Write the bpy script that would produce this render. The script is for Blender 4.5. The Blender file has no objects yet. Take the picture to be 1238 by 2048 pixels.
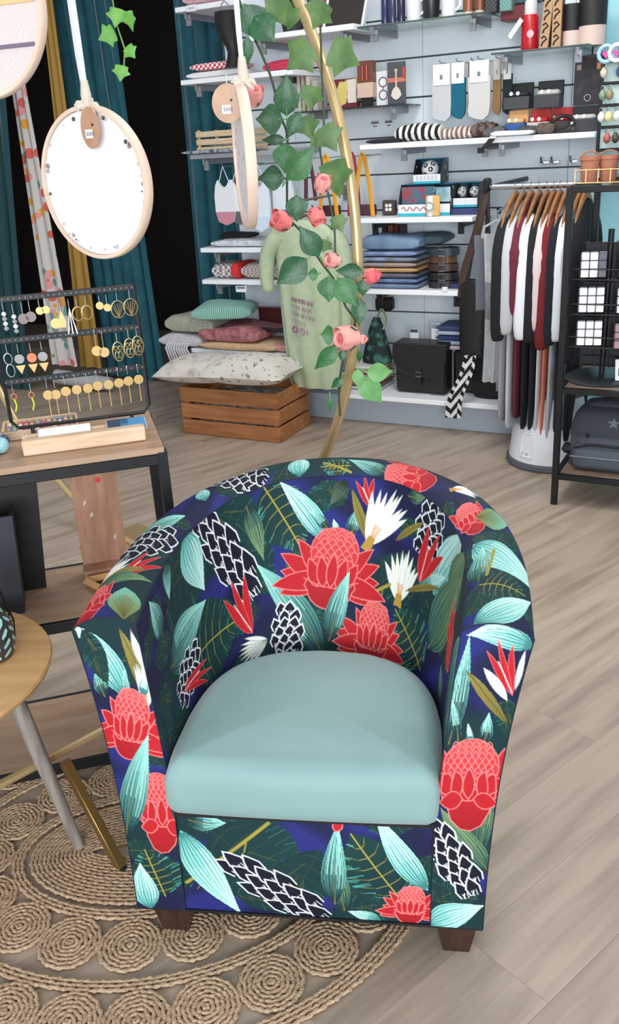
import bpy, bmesh, math, random
import numpy as np
from mathutils import Vector, Matrix
random.seed(7)
C = bpy.context.scene.collection
SC = bpy.context.scene
PI = math.pi
# ------------------------------------------------------------------ camera
F_PX, CXP, CYP = 1780.0, 619.0, 1024.0
cam = bpy.data.cameras.new('camera'); camo = bpy.data.objects.new('camera', cam); C.objects.link(camo)
cam.sensor_fit = 'VERTICAL'; cam.sensor_height = 36.0; cam.lens = 36.0 * F_PX / 2048.0
cam.clip_start = 0.02; cam.clip_end = 60
_dn = Vector(((880.0 - CXP) / F_PX, (5300.0 - CYP) / F_PX, 1.0)).normalized()   # nadir direction, camera frame (x right, y down, z forward)
_up = -_dn; _fw = Vector((0, 0, 1)); _fh = (_fw - _up * _fw.dot(_up)).normalized(); _rt = _fh.cross(_up)
_R = Matrix((_rt, _fh, _up))
_r, _u, _b = _R @ Vector((1, 0, 0)), _R @ Vector((0, -1, 0)), _R @ Vector((0, 0, -1))
camo.matrix_world = Matrix(((_r.x, _u.x, _b.x, 0), (_r.y, _u.y, _b.y, 0), (_r.z, _u.z, _b.z, 1.5), (0, 0, 0, 1)))
SC.camera = camo
# ------------------------------------------------------------------ world, lights, exposure
SC.view_settings.view_transform = 'Standard'; SC.view_settings.look = 'None'
SC.view_settings.gamma = 1.0; SC.view_settings.use_curve_mapping = False
SC.view_settings.exposure = 0.2
w = bpy.data.worlds.new('world'); SC.world = w; w.use_nodes = True
w.node_tree.nodes['Background'].inputs[0].default_value = (0.93, 0.965, 1.0, 1)
w.node_tree.nodes['Background'].inputs[1].default_value = 0.66
def area(name, loc, rot, sx, sy, power, col=(1, 1, 1)):
    l = bpy.data.lights.new(name, 'AREA'); l.shape = 'RECTANGLE'; l.size = sx; l.size_y = sy; l.energy = power; l.color = col
    o = bpy.data.objects.new(name, l); C.objects.link(o); o.location = loc; o.rotation_euler = rot
    return o
area('ceiling_panel_light', (0.9, 1.7, 2.75), (0, 0, 0), 0.6, 1.2, 12, (1.0, 0.97, 0.93))
area('ceiling_panel_light', (0.5, 3.4, 2.75), (0, 0, 0), 0.6, 1.2, 26, (1.0, 0.98, 0.95))
area('shop_window_light', (-0.6, -4.2, 1.7), (math.radians(90), 0, math.radians(-4)), 4.2, 2.4, 345, (0.93, 0.97, 1.0))

# ------------------------------------------------------------------ helpers
def lin(c):
    return tuple(((x / 255.0) / 12.92 if x / 255.0 <= 0.04045 else ((x / 255.0 + 0.055) / 1.055) ** 2.4) for x in c)
_mats = {}
def mat(name, c, rough=0.6, metal=0.0, c2=None, scale=12.0, stretch=(1, 1, 1), bump=0.0, bscale=60.0, trans=0.0, rnd=0.0, detail=4.0, kind='noise', lo=0.35, hi=0.65, sheen=0.0, spec=0.5):
    if name in _mats: return _mats[name]
    m = bpy.data.materials.new(name); m.use_nodes = True; nt = m.node_tree; b = nt.nodes['Principled BSDF']
    b.inputs['Base Color'].default_value = (*lin(c), 1); b.inputs['Roughness'].default_value = rough; b.inputs['Metallic'].default_value = metal
    b.inputs['Specular IOR Level'].default_value = spec
    if trans: b.inputs['Transmission Weight'].default_value = trans; b.inputs['IOR'].default_value = 1.45
    if sheen: b.inputs['Sheen Weight'].default_value = sheen; b.inputs['Sheen Roughness'].default_value = 0.4
    tc = nt.nodes.new('ShaderNodeTexCoord'); mp = nt.nodes.new('ShaderNodeMapping'); mp.inputs['Scale'].default_value = stretch
    nt.links.new(tc.outputs['Object'], mp.inputs['Vector']); vec = mp.outputs['Vector']
    oi = nt.nodes.new('ShaderNodeObjectInfo')
    if rnd:
        ad = nt.nodes.new('ShaderNodeVectorMath'); ad.operation = 'ADD'; ml = nt.nodes.new('ShaderNodeMath'); ml.operation = 'MULTIPLY'; ml.inputs[1].default_value = 37.0
        nt.links.new(oi.outputs['Random'], ml.inputs[0]); nt.links.new(vec, ad.inputs[0]); nt.links.new(ml.outputs[0], ad.inputs[1]); vec = ad.outputs[0]
    col = None
    if c2 is not None:
        if kind == 'noise':
            t = nt.nodes.new('ShaderNodeTexNoise'); t.inputs['Scale'].default_value = scale; t.inputs['Detail'].default_value = detail; f = t.outputs[0]
        elif kind == 'voronoi':
            t = nt.nodes.new('ShaderNodeTexVoronoi'); t.inputs['Scale'].default_value = scale; f = t.outputs['Distance']
        elif kind == 'checker':
            t = nt.nodes.new('ShaderNodeTexChecker'); t.inputs['Scale'].default_value = scale; f = t.outputs['Fac']
        else:
            t = nt.nodes.new('ShaderNodeTexWave'); t.inputs['Scale'].default_value = scale; t.inputs['Distortion'].default_value = detail; f = t.outputs['Fac']
            if kind == 'wavez': t.bands_direction = 'Z'
            if kind == 'diag': t.bands_direction = 'DIAGONAL'
        nt.links.new(vec, t.inputs['Vector'])
        r = nt.nodes.new('ShaderNodeValToRGB'); r.color_ramp.elements[0].color = (*lin(c), 1); r.color_ramp.elements[1].color = (*lin(c2), 1)
        r.color_ramp.elements[0].position = lo; r.color_ramp.elements[1].position = hi
        nt.links.new(f, r.inputs[0]); col = r.outputs[0]
    if rnd:
        mr = nt.nodes.new('ShaderNodeMapRange'); mr.inputs['To Min'].default_value = 1 - rnd; mr.inputs['To Max'].default_value = 1 + rnd
        nt.links.new(oi.outputs['Random'], mr.inputs['Value'])
        mx = nt.nodes.new('ShaderNodeVectorMath'); mx.operation = 'SCALE'
        if col: nt.links.new(col, mx.inputs[0])
        else: mx.inputs[0].default_value = lin(c)
        nt.links.new(mr.outputs[0], mx.inputs['Scale']); col = mx.outputs[0]
    if col: nt.links.new(col, b.inputs['Base Color'])
    if bump:
        n = nt.nodes.new('ShaderNodeTexNoise'); n.inputs['Scale'].default_value = bscale; n.inputs['Detail'].default_value = 3
        nt.links.new(vec, n.inputs['Vector']); bp = nt.nodes.new('ShaderNodeBump'); bp.inputs['Strength'].default_value = bump; bp.inputs['Distance'].default_value = 0.01
        nt.links.new(n.outputs[0], bp.inputs['Height']); nt.links.new(bp.outputs[0], b.inputs['Normal'])
    _mats[name] = m
    return m
def plain(c, rough=0.6, metal=0.0):
    return mat('paint_%d_%d_%d_%d_%d' % (*c, rough * 100, metal * 100), c, rough, metal)

class MB:
    def __init__(s): s.v = []; s.f = []; s.m = []
    def add(s, vs, fs, m=0):
        o = len(s.v); s.v += [tuple(p) for p in vs]; s.f += [tuple(i + o for i in f) for f in fs]; s.m += [m] * len(fs); return s
    def box(s, c, d, m=0):
        x, y, z = c; a, b, h = d[0] / 2, d[1] / 2, d[2] / 2
        vs = [(x + i * a, y + j * b, z + k * h) for k in (-1, 1) for j in (-1, 1) for i in (-1, 1)]
        return s.add(vs, [(0, 2, 3, 1), (4, 5, 7, 6), (0, 1, 5, 4), (2, 6, 7, 3), (0, 4, 6, 2), (1, 3, 7, 5)], m)
    def rbox(s, c, d, b=0.004, m=0):
        h = [d[0] / 2, d[1] / 2, d[2] / 2]; b = min(b, min(h) * 0.9); idx = {}; vs = []
        for sg in [(i, j, k) for i in (-1, 1) for j in (-1, 1) for k in (-1, 1)]:
            for ax in range(3):
                idx[(sg, ax)] = len(vs); vs.append(tuple(c[q] + sg[q] * (h[q] - (0 if q == ax else b)) for q in range(3)))
        fs = []
        for ax in range(3):
            o1, o2 = [q for q in range(3) if q != ax]
            for sn in (-1, 1):
                l = []
                for a1, a2 in ((-1, -1), (1, -1), (1, 1), (-1, 1)):
                    t = [0, 0, 0]; t[ax] = sn; t[o1] = a1; t[o2] = a2; l.append(idx[(tuple(t), ax)])
                fs.append(tuple(l))
            for a1 in (-1, 1):
                for a2 in (-1, 1):
                    t = [0, 0, 0]; t[o1] = a1; t[o2] = a2; t[ax] = -1; A = tuple(t); t[ax] = 1; B = tuple(t)
                    fs.append((idx[(A, o1)], idx[(B, o1)], idx[(B, o2)], idx[(A, o2)]))
        for sg in [(i, j, k) for i in (-1, 1) for j in (-1, 1) for k in (-1, 1)]: fs.append((idx[(sg, 0)], idx[(sg, 1)], idx[(sg, 2)]))
        return s.add(vs, fs, m)
    def rings(s, R, closed=True, cap=True, m=0, loop=False):
        n = len(R[0]); vs = [p for r in R for p in r]; fs = []; k = len(R)
        for i in range(k if loop else k - 1):
            for j in range(n if closed else n - 1):
                a, b2 = i * n + j, i * n + (j + 1) % n; c2, d = ((i + 1) % k) * n + (j + 1) % n, ((i + 1) % k) * n + j
                fs.append((a, b2, c2, d))
        if cap and closed and not loop: fs += [tuple(range(n)), tuple(range((k - 1) * n, k * n))]
        return s.add(vs, fs, m)
    def tube(s, pts, r, seg=8, loop=False, cap=True, flat=1.0, m=0):
        pts = [Vector(p) for p in pts]; k = len(pts); rr = r if isinstance(r, (list, tuple)) else [r] * k; R = []; last = None
        for i, p in enumerate(pts):
            a = pts[(i - 1) % k] if (loop or i) else p; b2 = pts[(i + 1) % k] if (loop or i < k - 1) else p
            t = (b2 - a).normalized()
            if last is None: n = t.cross(Vector((0, 0, 1)) if abs(t.z) < 0.9 else Vector((0, 1, 0))).normalized()
            else: n = (last - t * last.dot(t)).normalized()
            last = n; bn = t.cross(n)
            R.append([tuple(p + n * (math.cos(q) * rr[i]) + bn * (math.sin(q) * rr[i] * flat)) for q in [2 * PI * j / seg for j in range(seg)]])
        return s.rings(R, cap=cap, loop=loop, m=m)
    def lathe(s, prof, c=(0, 0, 0), seg=20, cap=True, m=0, axis='z'):
        R = []
        for (r, z) in prof:
            row = []
            for j in range(seg):
                a = 2 * PI * j / seg; x, y = r * math.cos(a), r * math.sin(a)
                row.append((c[0] + x, c[1] + y, c[2] + z) if axis == 'z' else (c[0] + x, c[1] + z, c[2] + y))
            R.append(row)
        return s.rings(R, cap=cap, m=m)
    def prism(s, poly, y0, y1, m=0):      # polygon in x,z extruded along y
        n = len(poly); vs = [(p[0], y0, p[1]) for p in poly] + [(p[0], y1, p[1]) for p in poly]
        fs = [tuple(range(n)), tuple(range(n, 2 * n))] + [(i, (i + 1) % n, n + (i + 1) % n, n + i) for i in range(n)]
        return s.add(vs, fs, m)
    def slab(s, poly, z0, z1, m=0):       # polygon in x,y extruded along z
        n = len(poly); vs = [(p[0], p[1], z0) for p in poly] + [(p[0], p[1], z1) for p in poly]
        fs = [tuple(range(n)), tuple(range(n, 2 * n))] + [(i, (i + 1) % n, n + (i + 1) % n, n + i) for i in range(n)]
        return s.add(vs, fs, m)
    def sheet(s, G, th=(0, 0.002, 0), m=0):    # grid of points, given a thickness vector
        a, b2 = len(G), len(G[0]); top = [p for r in G for p in r]; bot = [(p[0] + th[0], p[1] + th[1], p[2] + th[2]) for p in top]; o = a * b2; fs = []
        for i in range(a - 1):
            for j in range(b2 - 1):
                q = (i * b2 + j, i * b2 + j + 1, (i + 1) * b2 + j + 1, (i + 1) * b2 + j); fs += [q, tuple(o + x for x in reversed(q))]
        edge = [j for j in range(b2)] + [i * b2 + b2 - 1 for i in range(1, a)] + [(a - 1) * b2 + j for j in range(b2 - 2, -1, -1)] + [i * b2 for i in range(a - 2, 0, -1)]
        for i in range(len(edge)): x, y = edge[i], edge[(i + 1) % len(edge)]; fs.append((x, o + x, o + y, y))
        return s.add(top + bot, fs, m)
    def move(s, M, frm=0):
        s.v = s.v[:frm] + [tuple(M @ Vector(p)) for p in s.v[frm:]]; return s
    def mesh(s, name, mats, smooth=True, ang=38):
        me = bpy.data.meshes.new(name); me.from_pydata(s.v, [], s.f)
        for m in (mats if isinstance(mats, (list, tuple)) else [mats]): me.materials.append(m)
        me.polygons.foreach_set('material_index', s.m)
        bm = bmesh.new(); bm.from_mesh(me); bmesh.ops.recalc_face_normals(bm, faces=bm.faces); bm.to_mesh(me); bm.free()
        if smooth: me.shade_smooth(); me.set_sharp_from_angle(angle=math.radians(ang))
        me.update(); return me
def obj(name, mb, mats, parent=None, loc=(0, 0, 0), rot=(0, 0, 0), smooth=True, ang=38):
    me = mb if isinstance(mb, bpy.types.Mesh) else mb.mesh(name, mats, smooth, ang)
    o = bpy.data.objects.new(name, me); C.objects.link(o); o.location = loc; o.rotation_euler = rot
    if parent: o.parent = parent
    return o
def tag(o, label=None, cat=None, group=None, kind=None):
    if label: o['label'] = label
    if cat: o['category'] = cat
    if group: o['group'] = group
    if kind: o['kind'] = kind
    return o
def thing(name, label, cat, loc=(0, 0, 0), rz=0.0, group=None):
    o = bpy.data.objects.new(name, None); C.objects.link(o); o.location = loc; o.rotation_euler = (0, 0, rz); o.empty_display_size = 0.05
    return tag(o, label, cat, group)
ORD = ['first', 'second', 'third', 'fourth', 'fifth', 'sixth', 'seventh', 'eighth', 'ninth', 'tenth', 'eleventh', 'twelfth', 'thirteenth', 'fourteenth', 'fifteenth', 'sixteenth']
# frames: the slat wall runs along U (u), the space behind it lies along N (v)
WA = math.radians(-28.5); UX, UY = math.cos(WA), math.sin(WA)
def W(u, v, z=0.0): return (u * UX - v * UY, u * UY + v * UX, z)
def wt(name, label, cat, u, v, z=0.0, rz=0.0, group=None): return thing(name, label, cat, W(u, v, z), WA + rz, group)
def w1(name, mb, mats, label, cat, u, v, z=0.0, rz=0.0, group=None, **k): return tag(obj(name, mb, mats, None, W(u, v, z), (0, 0, WA + rz), **k), label, cat, group)
def crom(P, n):
    P = np.array(P, float); k = len(P); Q = np.vstack([2 * P[0] - P[1], P, 2 * P[-1] - P[-2]]); out = []
    for x in np.linspace(0, k - 1, n):
        i = min(int(x), k - 2); t = x - i; a, b, c, d = Q[i], Q[i + 1], Q[i + 2], Q[i + 3]
        out.append(0.5 * ((2 * b) + (c - a) * t + (2 * a - 5 * b + 4 * c - d) * t * t + (3 * b - a - 3 * c + d) * t ** 3))
    return np.array(out)
# shared materials
WHITE = mat('white_laminate', (236, 240, 244), 0.45)
SLAT = mat('slat_wall_white', (226, 235, 242), 0.5, c2=(220, 230, 238), scale=3)
STEEL = mat('steel', (150, 152, 156), 0.35, 0.9)
CHROME = mat('chrome', (215, 218, 222), 0.12, 1.0)
BLACKM = mat('black_powder_coat', (26, 27, 30), 0.45, 0.3)
BLACK = mat('black_plain', (14, 14, 17), 0.6)
LEATHER = mat('black_leather', (20, 20, 22), 0.42, bump=0.25, bscale=220)
WOODH = mat('hanger_wood', (156, 108, 68), 0.45, c2=(134, 88, 52), scale=6, stretch=(1, 1, 8), rnd=0.1)
CREAMW = mat('pale_wood', (222, 194, 166), 0.55, c2=(205, 174, 142), scale=4, stretch=(3, 30, 30))
CARD = mat('white_card', (232, 234, 238), 0.6)
GLASS = mat('shelf_glass', (206, 228, 222), 0.05, trans=0.92)
JUTE = None
# ================================================================== SETTING
FL = mat('oak_laminate', (178, 161, 144), 0.42, c2=(136, 120, 105), scale=2.6, stretch=(0.8, 8, 8), rnd=0.05, detail=9, lo=0.42, hi=0.78, bump=0.05, bscale=30)
fl = obj('floor', MB().box((-0.8, 4.6, -0.014), (12.4, 10.8, 0.01)), plain((140, 125, 110)), smooth=False); tag(fl, 'pale oak laminate floor of long narrow planks', None, kind='structure')
PA = math.radians(38.5); ca, sa = math.cos(PA), math.sin(PA); PW, PL = 0.192, 1.285
pm = MB().rbox((0, 0, -0.0045), (PL - 0.0004, PW - 0.0004, 0.009), 0.0005).mesh('plank', FL, smooth=False)
rng = random.Random(3)
for i in range(-20, 40):
    off = rng.random() * PL
    for j in range(-6, 12):
        p, r = j * PL + off, i * PW
        x, y = p * ca - r * sa, p * sa + r * ca
        if 0.5 < y < 7.9 and abs(x - 0.05) < 0.36 * y + 1.0:
            obj('plank', pm, None, fl, (x, y, 0), (0, 0, PA))
# slat wall: dark backing, each board a piece of its own
wb = obj('wall_back', MB().box((-1.93, 0.03, 1.4), (2.08, 0.03, 2.8)), plain((70, 76, 82)), None, W(0, 4.8), (0, 0, WA), smooth=False)
tag(wb, 'white slat wall with dark horizontal grooves behind the shelves', None, kind='structure')
secs = [(-2.97, -2.55), (-2.55, -1.79), (-1.79, -1.03), (-1.03, -0.89)]
for (a, b) in secs:
    me = MB().rbox(((b - a) / 2, 0.008, 0.0885), (b - a - 0.002, 0.016, 0.177), 0.002).mesh('slat', SLAT, smooth=False)
    for k in range(15): obj('slat', me, None, wb, (a, 0, 0.02 + k * 0.185))
bb = obj('baseboard_back', MB().rbox((-1.93, 0.17, 0.074), (2.08, 0.30, 0.148), 0.004), mat('plinth_grey', (170, 182, 194), 0.5), None, W(0, 4.465), (0, 0, WA)); tag(bb, 'pale grey plinth under the lowest shelf', None, kind='structure')
wr = obj('wall_right', MB().box((0.11, 0.05, 1.4), (2.0, 0.06, 2.8)), mat('turquoise_paint', (150, 208, 218), 0.5), None, W(0, 4.8), (0, 0, WA), smooth=False); tag(wr, 'turquoise painted wall beyond the slat wall', None, kind='structure')
wl = obj('wall_left', MB().box((-5.26, 3.2, 1.35), (0.06, 3.2, 2.9)), mat('grey_wall_paint', (196, 200, 204), 0.6), None, (0, 0, 0), (0, 0, WA), smooth=False); tag(wl, 'plain pale grey side wall of the shop beyond the curtains', None, kind='structure')
DARK = mat('unlit_room_black', (24, 17, 14), 0.9)  # near-black wall colour stands in for the gloom of the unlit interior
dr = MB()
for c, d in (((-4.7, 1.6, 1.4), (4.6, 0.05, 3.0)), ((-2.93, 0.82, 1.45), (0.05, 1.55, 2.9)), ((-6.9, 0.8, 1.45), (0.05, 1.6, 2.9)), ((-4.9, 0.4, 2.9), (4.1, 2.5, 0.05))): dr.box(c, d)  # enclosing walls and unseen lid added to keep ambient light out
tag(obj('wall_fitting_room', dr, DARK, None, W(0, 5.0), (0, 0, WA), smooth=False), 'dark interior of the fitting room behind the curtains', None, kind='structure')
TEAL = mat('teal_curtain', (24, 92, 106), 0.8, c2=(20, 78, 92), scale=8, sheen=0.3)
TEALD = mat('deep_teal_curtain', (14, 62, 70), 0.8, sheen=0.3)
def curtain(name, label, uL, uR, v, z0, z1, pleats, amp, m, nz=14, back=0.004, lean=0.0, group=None):
    nu = pleats * 8; G = []
    for i in range(nz + 1):
        t = i / nz; z = z1 + (z0 - z1) * t; row = []; a = uL[0] + (uL[1] - uL[0]) * t; b = uR[0] + (uR[1] - uR[0]) * t
        for j in range(nu + 1):
            s = j / nu; ph = s * pleats * 2 * PI
            row.append((a + (b - a) * s + 0.3 * amp * math.sin(2 * ph + t), amp * (0.75 + 0.25 * t) * math.sin(ph + 0.5 * math.sin(3 * t + s * 9)) + lean * t, z))
        G.append(row)
    return w1(name, MB().sheet(G, (0, back, 0)), m, label, 'curtain', 0, v, 0, group=group, ang=60)
curtain('curtain', 'teal curtain edging the dark doorway, hanging behind the earring stand', (-4.32, -4.30), (-3.85, -3.77), 4.95, 0.02, 2.85, 6, 0.035, TEAL)
curtain('curtain', 'teal curtain hanging behind the left ends of the white shelves', (-3.36, -3.42), (-2.90, -2.90), 4.92, 0.02, 2.85, 5, 0.03, TEAL)
curtain('curtain', 'deep teal curtain at the far edge beside the floral panel', (-5.2, -5.2), (-4.26, -4.62), 4.5, 0.01, 2.75, 7, 0.03, TEALD)
curtain('curtain', 'narrow mustard yellow curtain next to the floral panel', (-4.19, -4.36), (-4.12, -4.17), 4.76, 0.12, 2.8, 2, 0.012, mat('mustard_cloth', (168, 132, 62), 0.85))
FLOR = mat('floral_cloth', (205, 200, 196), 0.85)
def floral_nodes(m):
    nt = m.node_tree; b = nt.nodes['Principled BSDF']; tc = nt.nodes.new('ShaderNodeTexCoord')
    v = nt.nodes.new('ShaderNodeTexVoronoi'); v.inputs['Scale'].default_value = 13; nt.links.new(tc.outputs['Object'], v.inputs['Vector'])
    r = nt.nodes.new('ShaderNodeValToRGB'); r.color_ramp.interpolation = 'CONSTANT'; e = r.color_ramp.elements
    e[0].color = (*lin((212, 96, 84)), 1); e[1].position = 0.25; e[1].color = (*lin((222, 160, 60)), 1)
    for pos, c in ((0.5, (110, 150, 140)), (0.75, (226, 150, 150))): x = e.new(pos); x.color = (*lin(c), 1)
    sp = nt.nodes.new('ShaderNodeSeparateColor'); nt.links.new(v.outputs['Color'], sp.inputs[0]); nt.links.new(sp.outputs[0], r.inputs[0])
    lt = nt.nodes.new('ShaderNodeMath'); lt.operation = 'LESS_THAN'; lt.inputs[1].default_value = 0.42; nt.links.new(v.outputs['Distance'], lt.inputs[0])
    mx = nt.nodes.new('ShaderNodeMixRGB'); mx.inputs[1].default_value = (*lin((205, 200, 196)), 1); nt.links.new(lt.outputs[0], mx.inputs[0]); nt.links.new(r.outputs[0], mx.inputs[2]); nt.links.new(mx.outputs[0], b.inputs['Base Color'])
floral_nodes(FLOR)
fp = curtain('floral_cloth', 'white hanging cloth printed with red, orange and green flowers', (-4.42, -4.49), (-4.34, -4.26), 4.62, 0.16, 2.6, 2, 0.015, FLOR); fp['category'] = 'cloth'
hem = w1('cloth_roll', MB().tube([(-4.44, 0, 0.12), (-4.1, 0.0, 0.10), (-3.98, 0.02, 0.09)], [0.05, 0.05, 0.045], 12), mat('grey_cloth', (176, 176, 176), 0.9), 'rolled pale grey cloth lying below the floral panel', 'cloth', 0, 4.6, -0.035)
tr = obj('trim_1', MB().rbox((0, 0, 0), (3.6, 0.05, 0.06), 0.004), mat('beam_wood', (150, 120, 90), 0.6), None, (-0.3, 2.22, 2.63)); tag(tr, 'wooden ceiling rail that the round hoops hang from', None, kind='structure')
# ================================================================== WALL SHELVES
def shelf(label, u0, u1, z, vf=4.45, m=None, th=0.026, brk=(0.12, 0.88), bm=None, glass=False):
    t = wt('glass_shelf' if glass else 'wall_shelf', label, 'shelf', (u0 + u1) / 2, vf, z)
    w, d = u1 - u0, 4.798 - vf
    obj('board', MB().rbox((0, d / 2, -th / 2), (w, d, th), 0.003), m or WHITE, t)
    for b in brk:
        x = (b - 0.5) * w
        k = MB().prism([(-0.006, 0), (0.006, 0), (0.006, 0.03), (-0.006, 0.03)], 0.02, d)
        k.move(Matrix.Translation((x, 0, -th - 0.031))); k.box((x, 0.05, -th - 0.036), (0.03, 0.012, 0.05))
        obj('bracket', k, bm or STEEL, t)
    return t
GREYS = mat('grey_shelf', (150, 156, 160), 0.5)
shelf('white shelf highest on the left, running out past the frame top', -3.04, -2.62, 2.19)
shelf('white shelf carrying red and white folded towels', -3.05, -2.36, 1.845)
shelf('grey shelf carrying the small slatted wooden crate', -3.04, -2.40, 1.47, m=GREYS)
shelf('upper of the two narrow white shelves beside the green sweatshirt', -3.03, -2.30, 0.967)
shelf('lower of the two narrow white shelves beside the green sweatshirt', -3.04, -2.30, 0.788)
shelf('low deep white shelf behind the pillows, piled with knitted throws', -3.05, -2.20, 0.42, vf=4.28)
shelf('white shelf at the top behind the gold hoop, holding dark frames', -2.62, -2.01, 2.015)
shelf('glass shelf at the top holding bottles and white cups', -2.005, -1.36, 2.0, vf=4.47, m=GLASS, th=0.008, glass=True)
shelf('glass shelf on the right holding the red flask and striped wooden tubes', -1.33, -0.89, 1.826, vf=4.45, m=GLASS, th=0.008, glass=True)
shelf('thin dark glass ledge holding books and the guitar card', -2.42, -1.80, 1.648, vf=4.55, m=mat('smoked_glass', (70, 80, 84), 0.1, trans=0.5), th=0.008, glass=True)
shelf('long white shelf of scarves, gloves and black gift boxes', -2.0, -0.84, 1.47, brk=(0.19, 0.55, 0.62))
shelf('white shelf holding the football toy boxes', -2.02, -1.405, 1.115, bm=BLACKM)
shelf('white shelf stacked with folded jeans and leather belts', -2.0, -1.43, 0.752, bm=BLACKM)
shelf('lowest white shelf above the plinth, holding leather bags', -2.15, -0.95, 0.185, vf=4.385, brk=())
# ------------------------------------------------------------------ soft goods
def folded(w, d, h, seed=0, nx=9, ns=16, sag=0.12):
    r = random.Random(seed); R = []; a = [r.uniform(0, 6.3) for _ in range(4)]
    for i in range(nx + 1):
        x = -w / 2 + w * i / nx; e = 1 - 0.55 * (abs(2 * i / nx - 1)) ** 8; row = []
        for j in range(ns):
            q = 2 * PI * j / ns; cx, sx = math.cos(q), math.sin(q); p = 0.42
            y = math.copysign(abs(cx) ** p, cx) * d / 2; z = math.copysign(abs(sx) ** p, sx) * h / 2
            k = 1 + sag * math.sin(a[0] + x * 21 + y * 7) * 0.5 + sag * 0.5 * math.sin(a[1] + x * 9 - y * 13)
            row.append((x * (1 + 0.012 * math.sin(a[2] + q * 2)), y * (1 + 0.02 * math.sin(a[3] + x * 17)), h / 2 + z * e * (k if sx > 0 else 1)))
        R.append(row)
    return MB().rings(R)
def cushion(w, d, h, n=14, pw=0.42, ear=0.1):
    G1 = []; G2 = []
    for i in range(n + 1):
        r1 = []; r2 = []
        for j in range(n + 1):
            a, b = 2 * i / n - 1, 2 * j / n - 1; k = (max(0, (1 - a * a) * (1 - b * b))) ** pw
            s = 1 - ear * (1 - abs(b)) * abs(a) ** 3; s2 = 1 - ear * (1 - abs(a)) * abs(b) ** 3
            x, y = a * w / 2 * s, b * d / 2 * s2
            r1.append((x, y, h * 0.62 * k)); r2.append((x, y, -h * 0.38 * k))
        G1.append(r1); G2.append(r2)
    m = MB()
    m.rings(G1, closed=False, cap=False); m.rings(G2, closed=False, cap=False)
    return m
def soft(name, w, d, h, c, label, u, v, z, c2=None, group=None, cat='cloth', scale=60, kind='noise', seed=0, rz=0.0, rough=0.9, sag=0.12, **k):
    m = mat('fabric_%s_%d_%d_%d' % (name, *c) + str(c2), c, rough, c2=c2, scale=scale, kind=kind, bump=0.15, bscale=180, **k)
    return w1(name, folded(w, d, h, seed, sag=sag), m, label, cat, u, v, z, rz, group)
# left bay, top to bottom
soft('folded_towel', 0.30, 0.2, 0.07, (206, 170, 176), 'folded pink towel on the highest left shelf, cut by the frame', -2.86, 4.58, 2.191, (190, 140, 150), seed=1)
soft('folded_towel', 0.34, 0.24, 0.035, (226, 226, 228), 'plain white folded towel under the red patterned one', -2.86, 4.60, 1.846, seed=2)
soft('folded_towel', 0.27, 0.22, 0.04, (206, 60, 80), 'folded towel with red, white and black zigzags', -2.86, 4.585, 1.882, (238, 232, 232), kind='checker', scale=70, seed=3)
soft('folded_towel', 0.18, 0.2, 0.045, (178, 40, 70), 'crumpled crimson cloth beside the hoop with the round brown tag', -2.47, 4.6, 1.846, (200, 60, 90), seed=4, sag=0.4)
b = MB()
for k in range(9):
    z = -0.26 * k / 8; wd = (0.055, 0.062, 0.062, 0.055, 0.05, 0.035, 0.03, 0.034, 0.04)[k]; ox = (0, 0, 0.0, 0.005, 0.012, 0.03, 0.035, 0.03, 0.02)[k]
    if k == 0: RR = []
    RR.append([(ox + wd * math.cos(q), 0.03 * math.sin(q) + 0.006 * math.sin(5 * q), z) for q in [2 * PI * j / 14 for j in range(14)]])
b.rings(RR)
bh = wt('hanging_stocking', 'black stocking hanging in front of the top left shelf', 'stocking', -2.72, 4.43, 2.14)
obj('stocking', b, BLACK, bh); obj('hook', MB().tube([(-0.02, 0, 0.01), (-0.02, 0, 0.03), (0.0, 0.0, 0.045), (0.02, 0, 0.03), (0.02, 0, 0.005)], 0.0025, 6), STEEL, bh)
# small slatted crate on the grey shelf
cr = wt('slatted_crate', 'small pale slatted wooden crate on the grey left shelf', 'crate', -2.84, 4.59, 1.471)
SM = mat('pale_crate_wood', (214, 192, 160), 0.6, c2=(196, 170, 136), scale=4, stretch=(3, 30, 30))
sl = MB().rbox((0, 0, 0), (0.34, 0.008, 0.03), 0.002).mesh('slat', SM); ss = MB().rbox((0, 0, 0), (0.008, 0.2, 0.03), 0.002).mesh('slat', SM)
for k in range(3):
    for y in (-0.1, 0.1): obj('slat', sl, None, cr, (0, y, 0.018 + k * 0.04))
    for x in (-0.166, 0.166): obj('slat', ss, None, cr, (x, 0, 0.018 + k * 0.04))
obj('bottom', MB().box((0, 0, 0.004), (0.32, 0.19, 0.006)), SM, cr)
for x in (-0.155, 0.155):
    for y in (-0.09, 0.09): obj('post', MB().box((x, y, 0.06), (0.014, 0.014, 0.12)), SM, cr)
soft('folded_towel', 0.2, 0.15, 0.05, (206, 205, 205), 'white cloth bunched inside the small slatted crate', -2.86, 4.59, 1.50, (120, 120, 130), seed=6, sag=0.5)
soft('folded_towel', 0.5, 0.06, 0.02, (70, 74, 96), 'thin dark blue patterned cloth lying before the slatted crate', -2.83, 4.46, 1.471, (170, 175, 185), seed=7)
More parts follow.
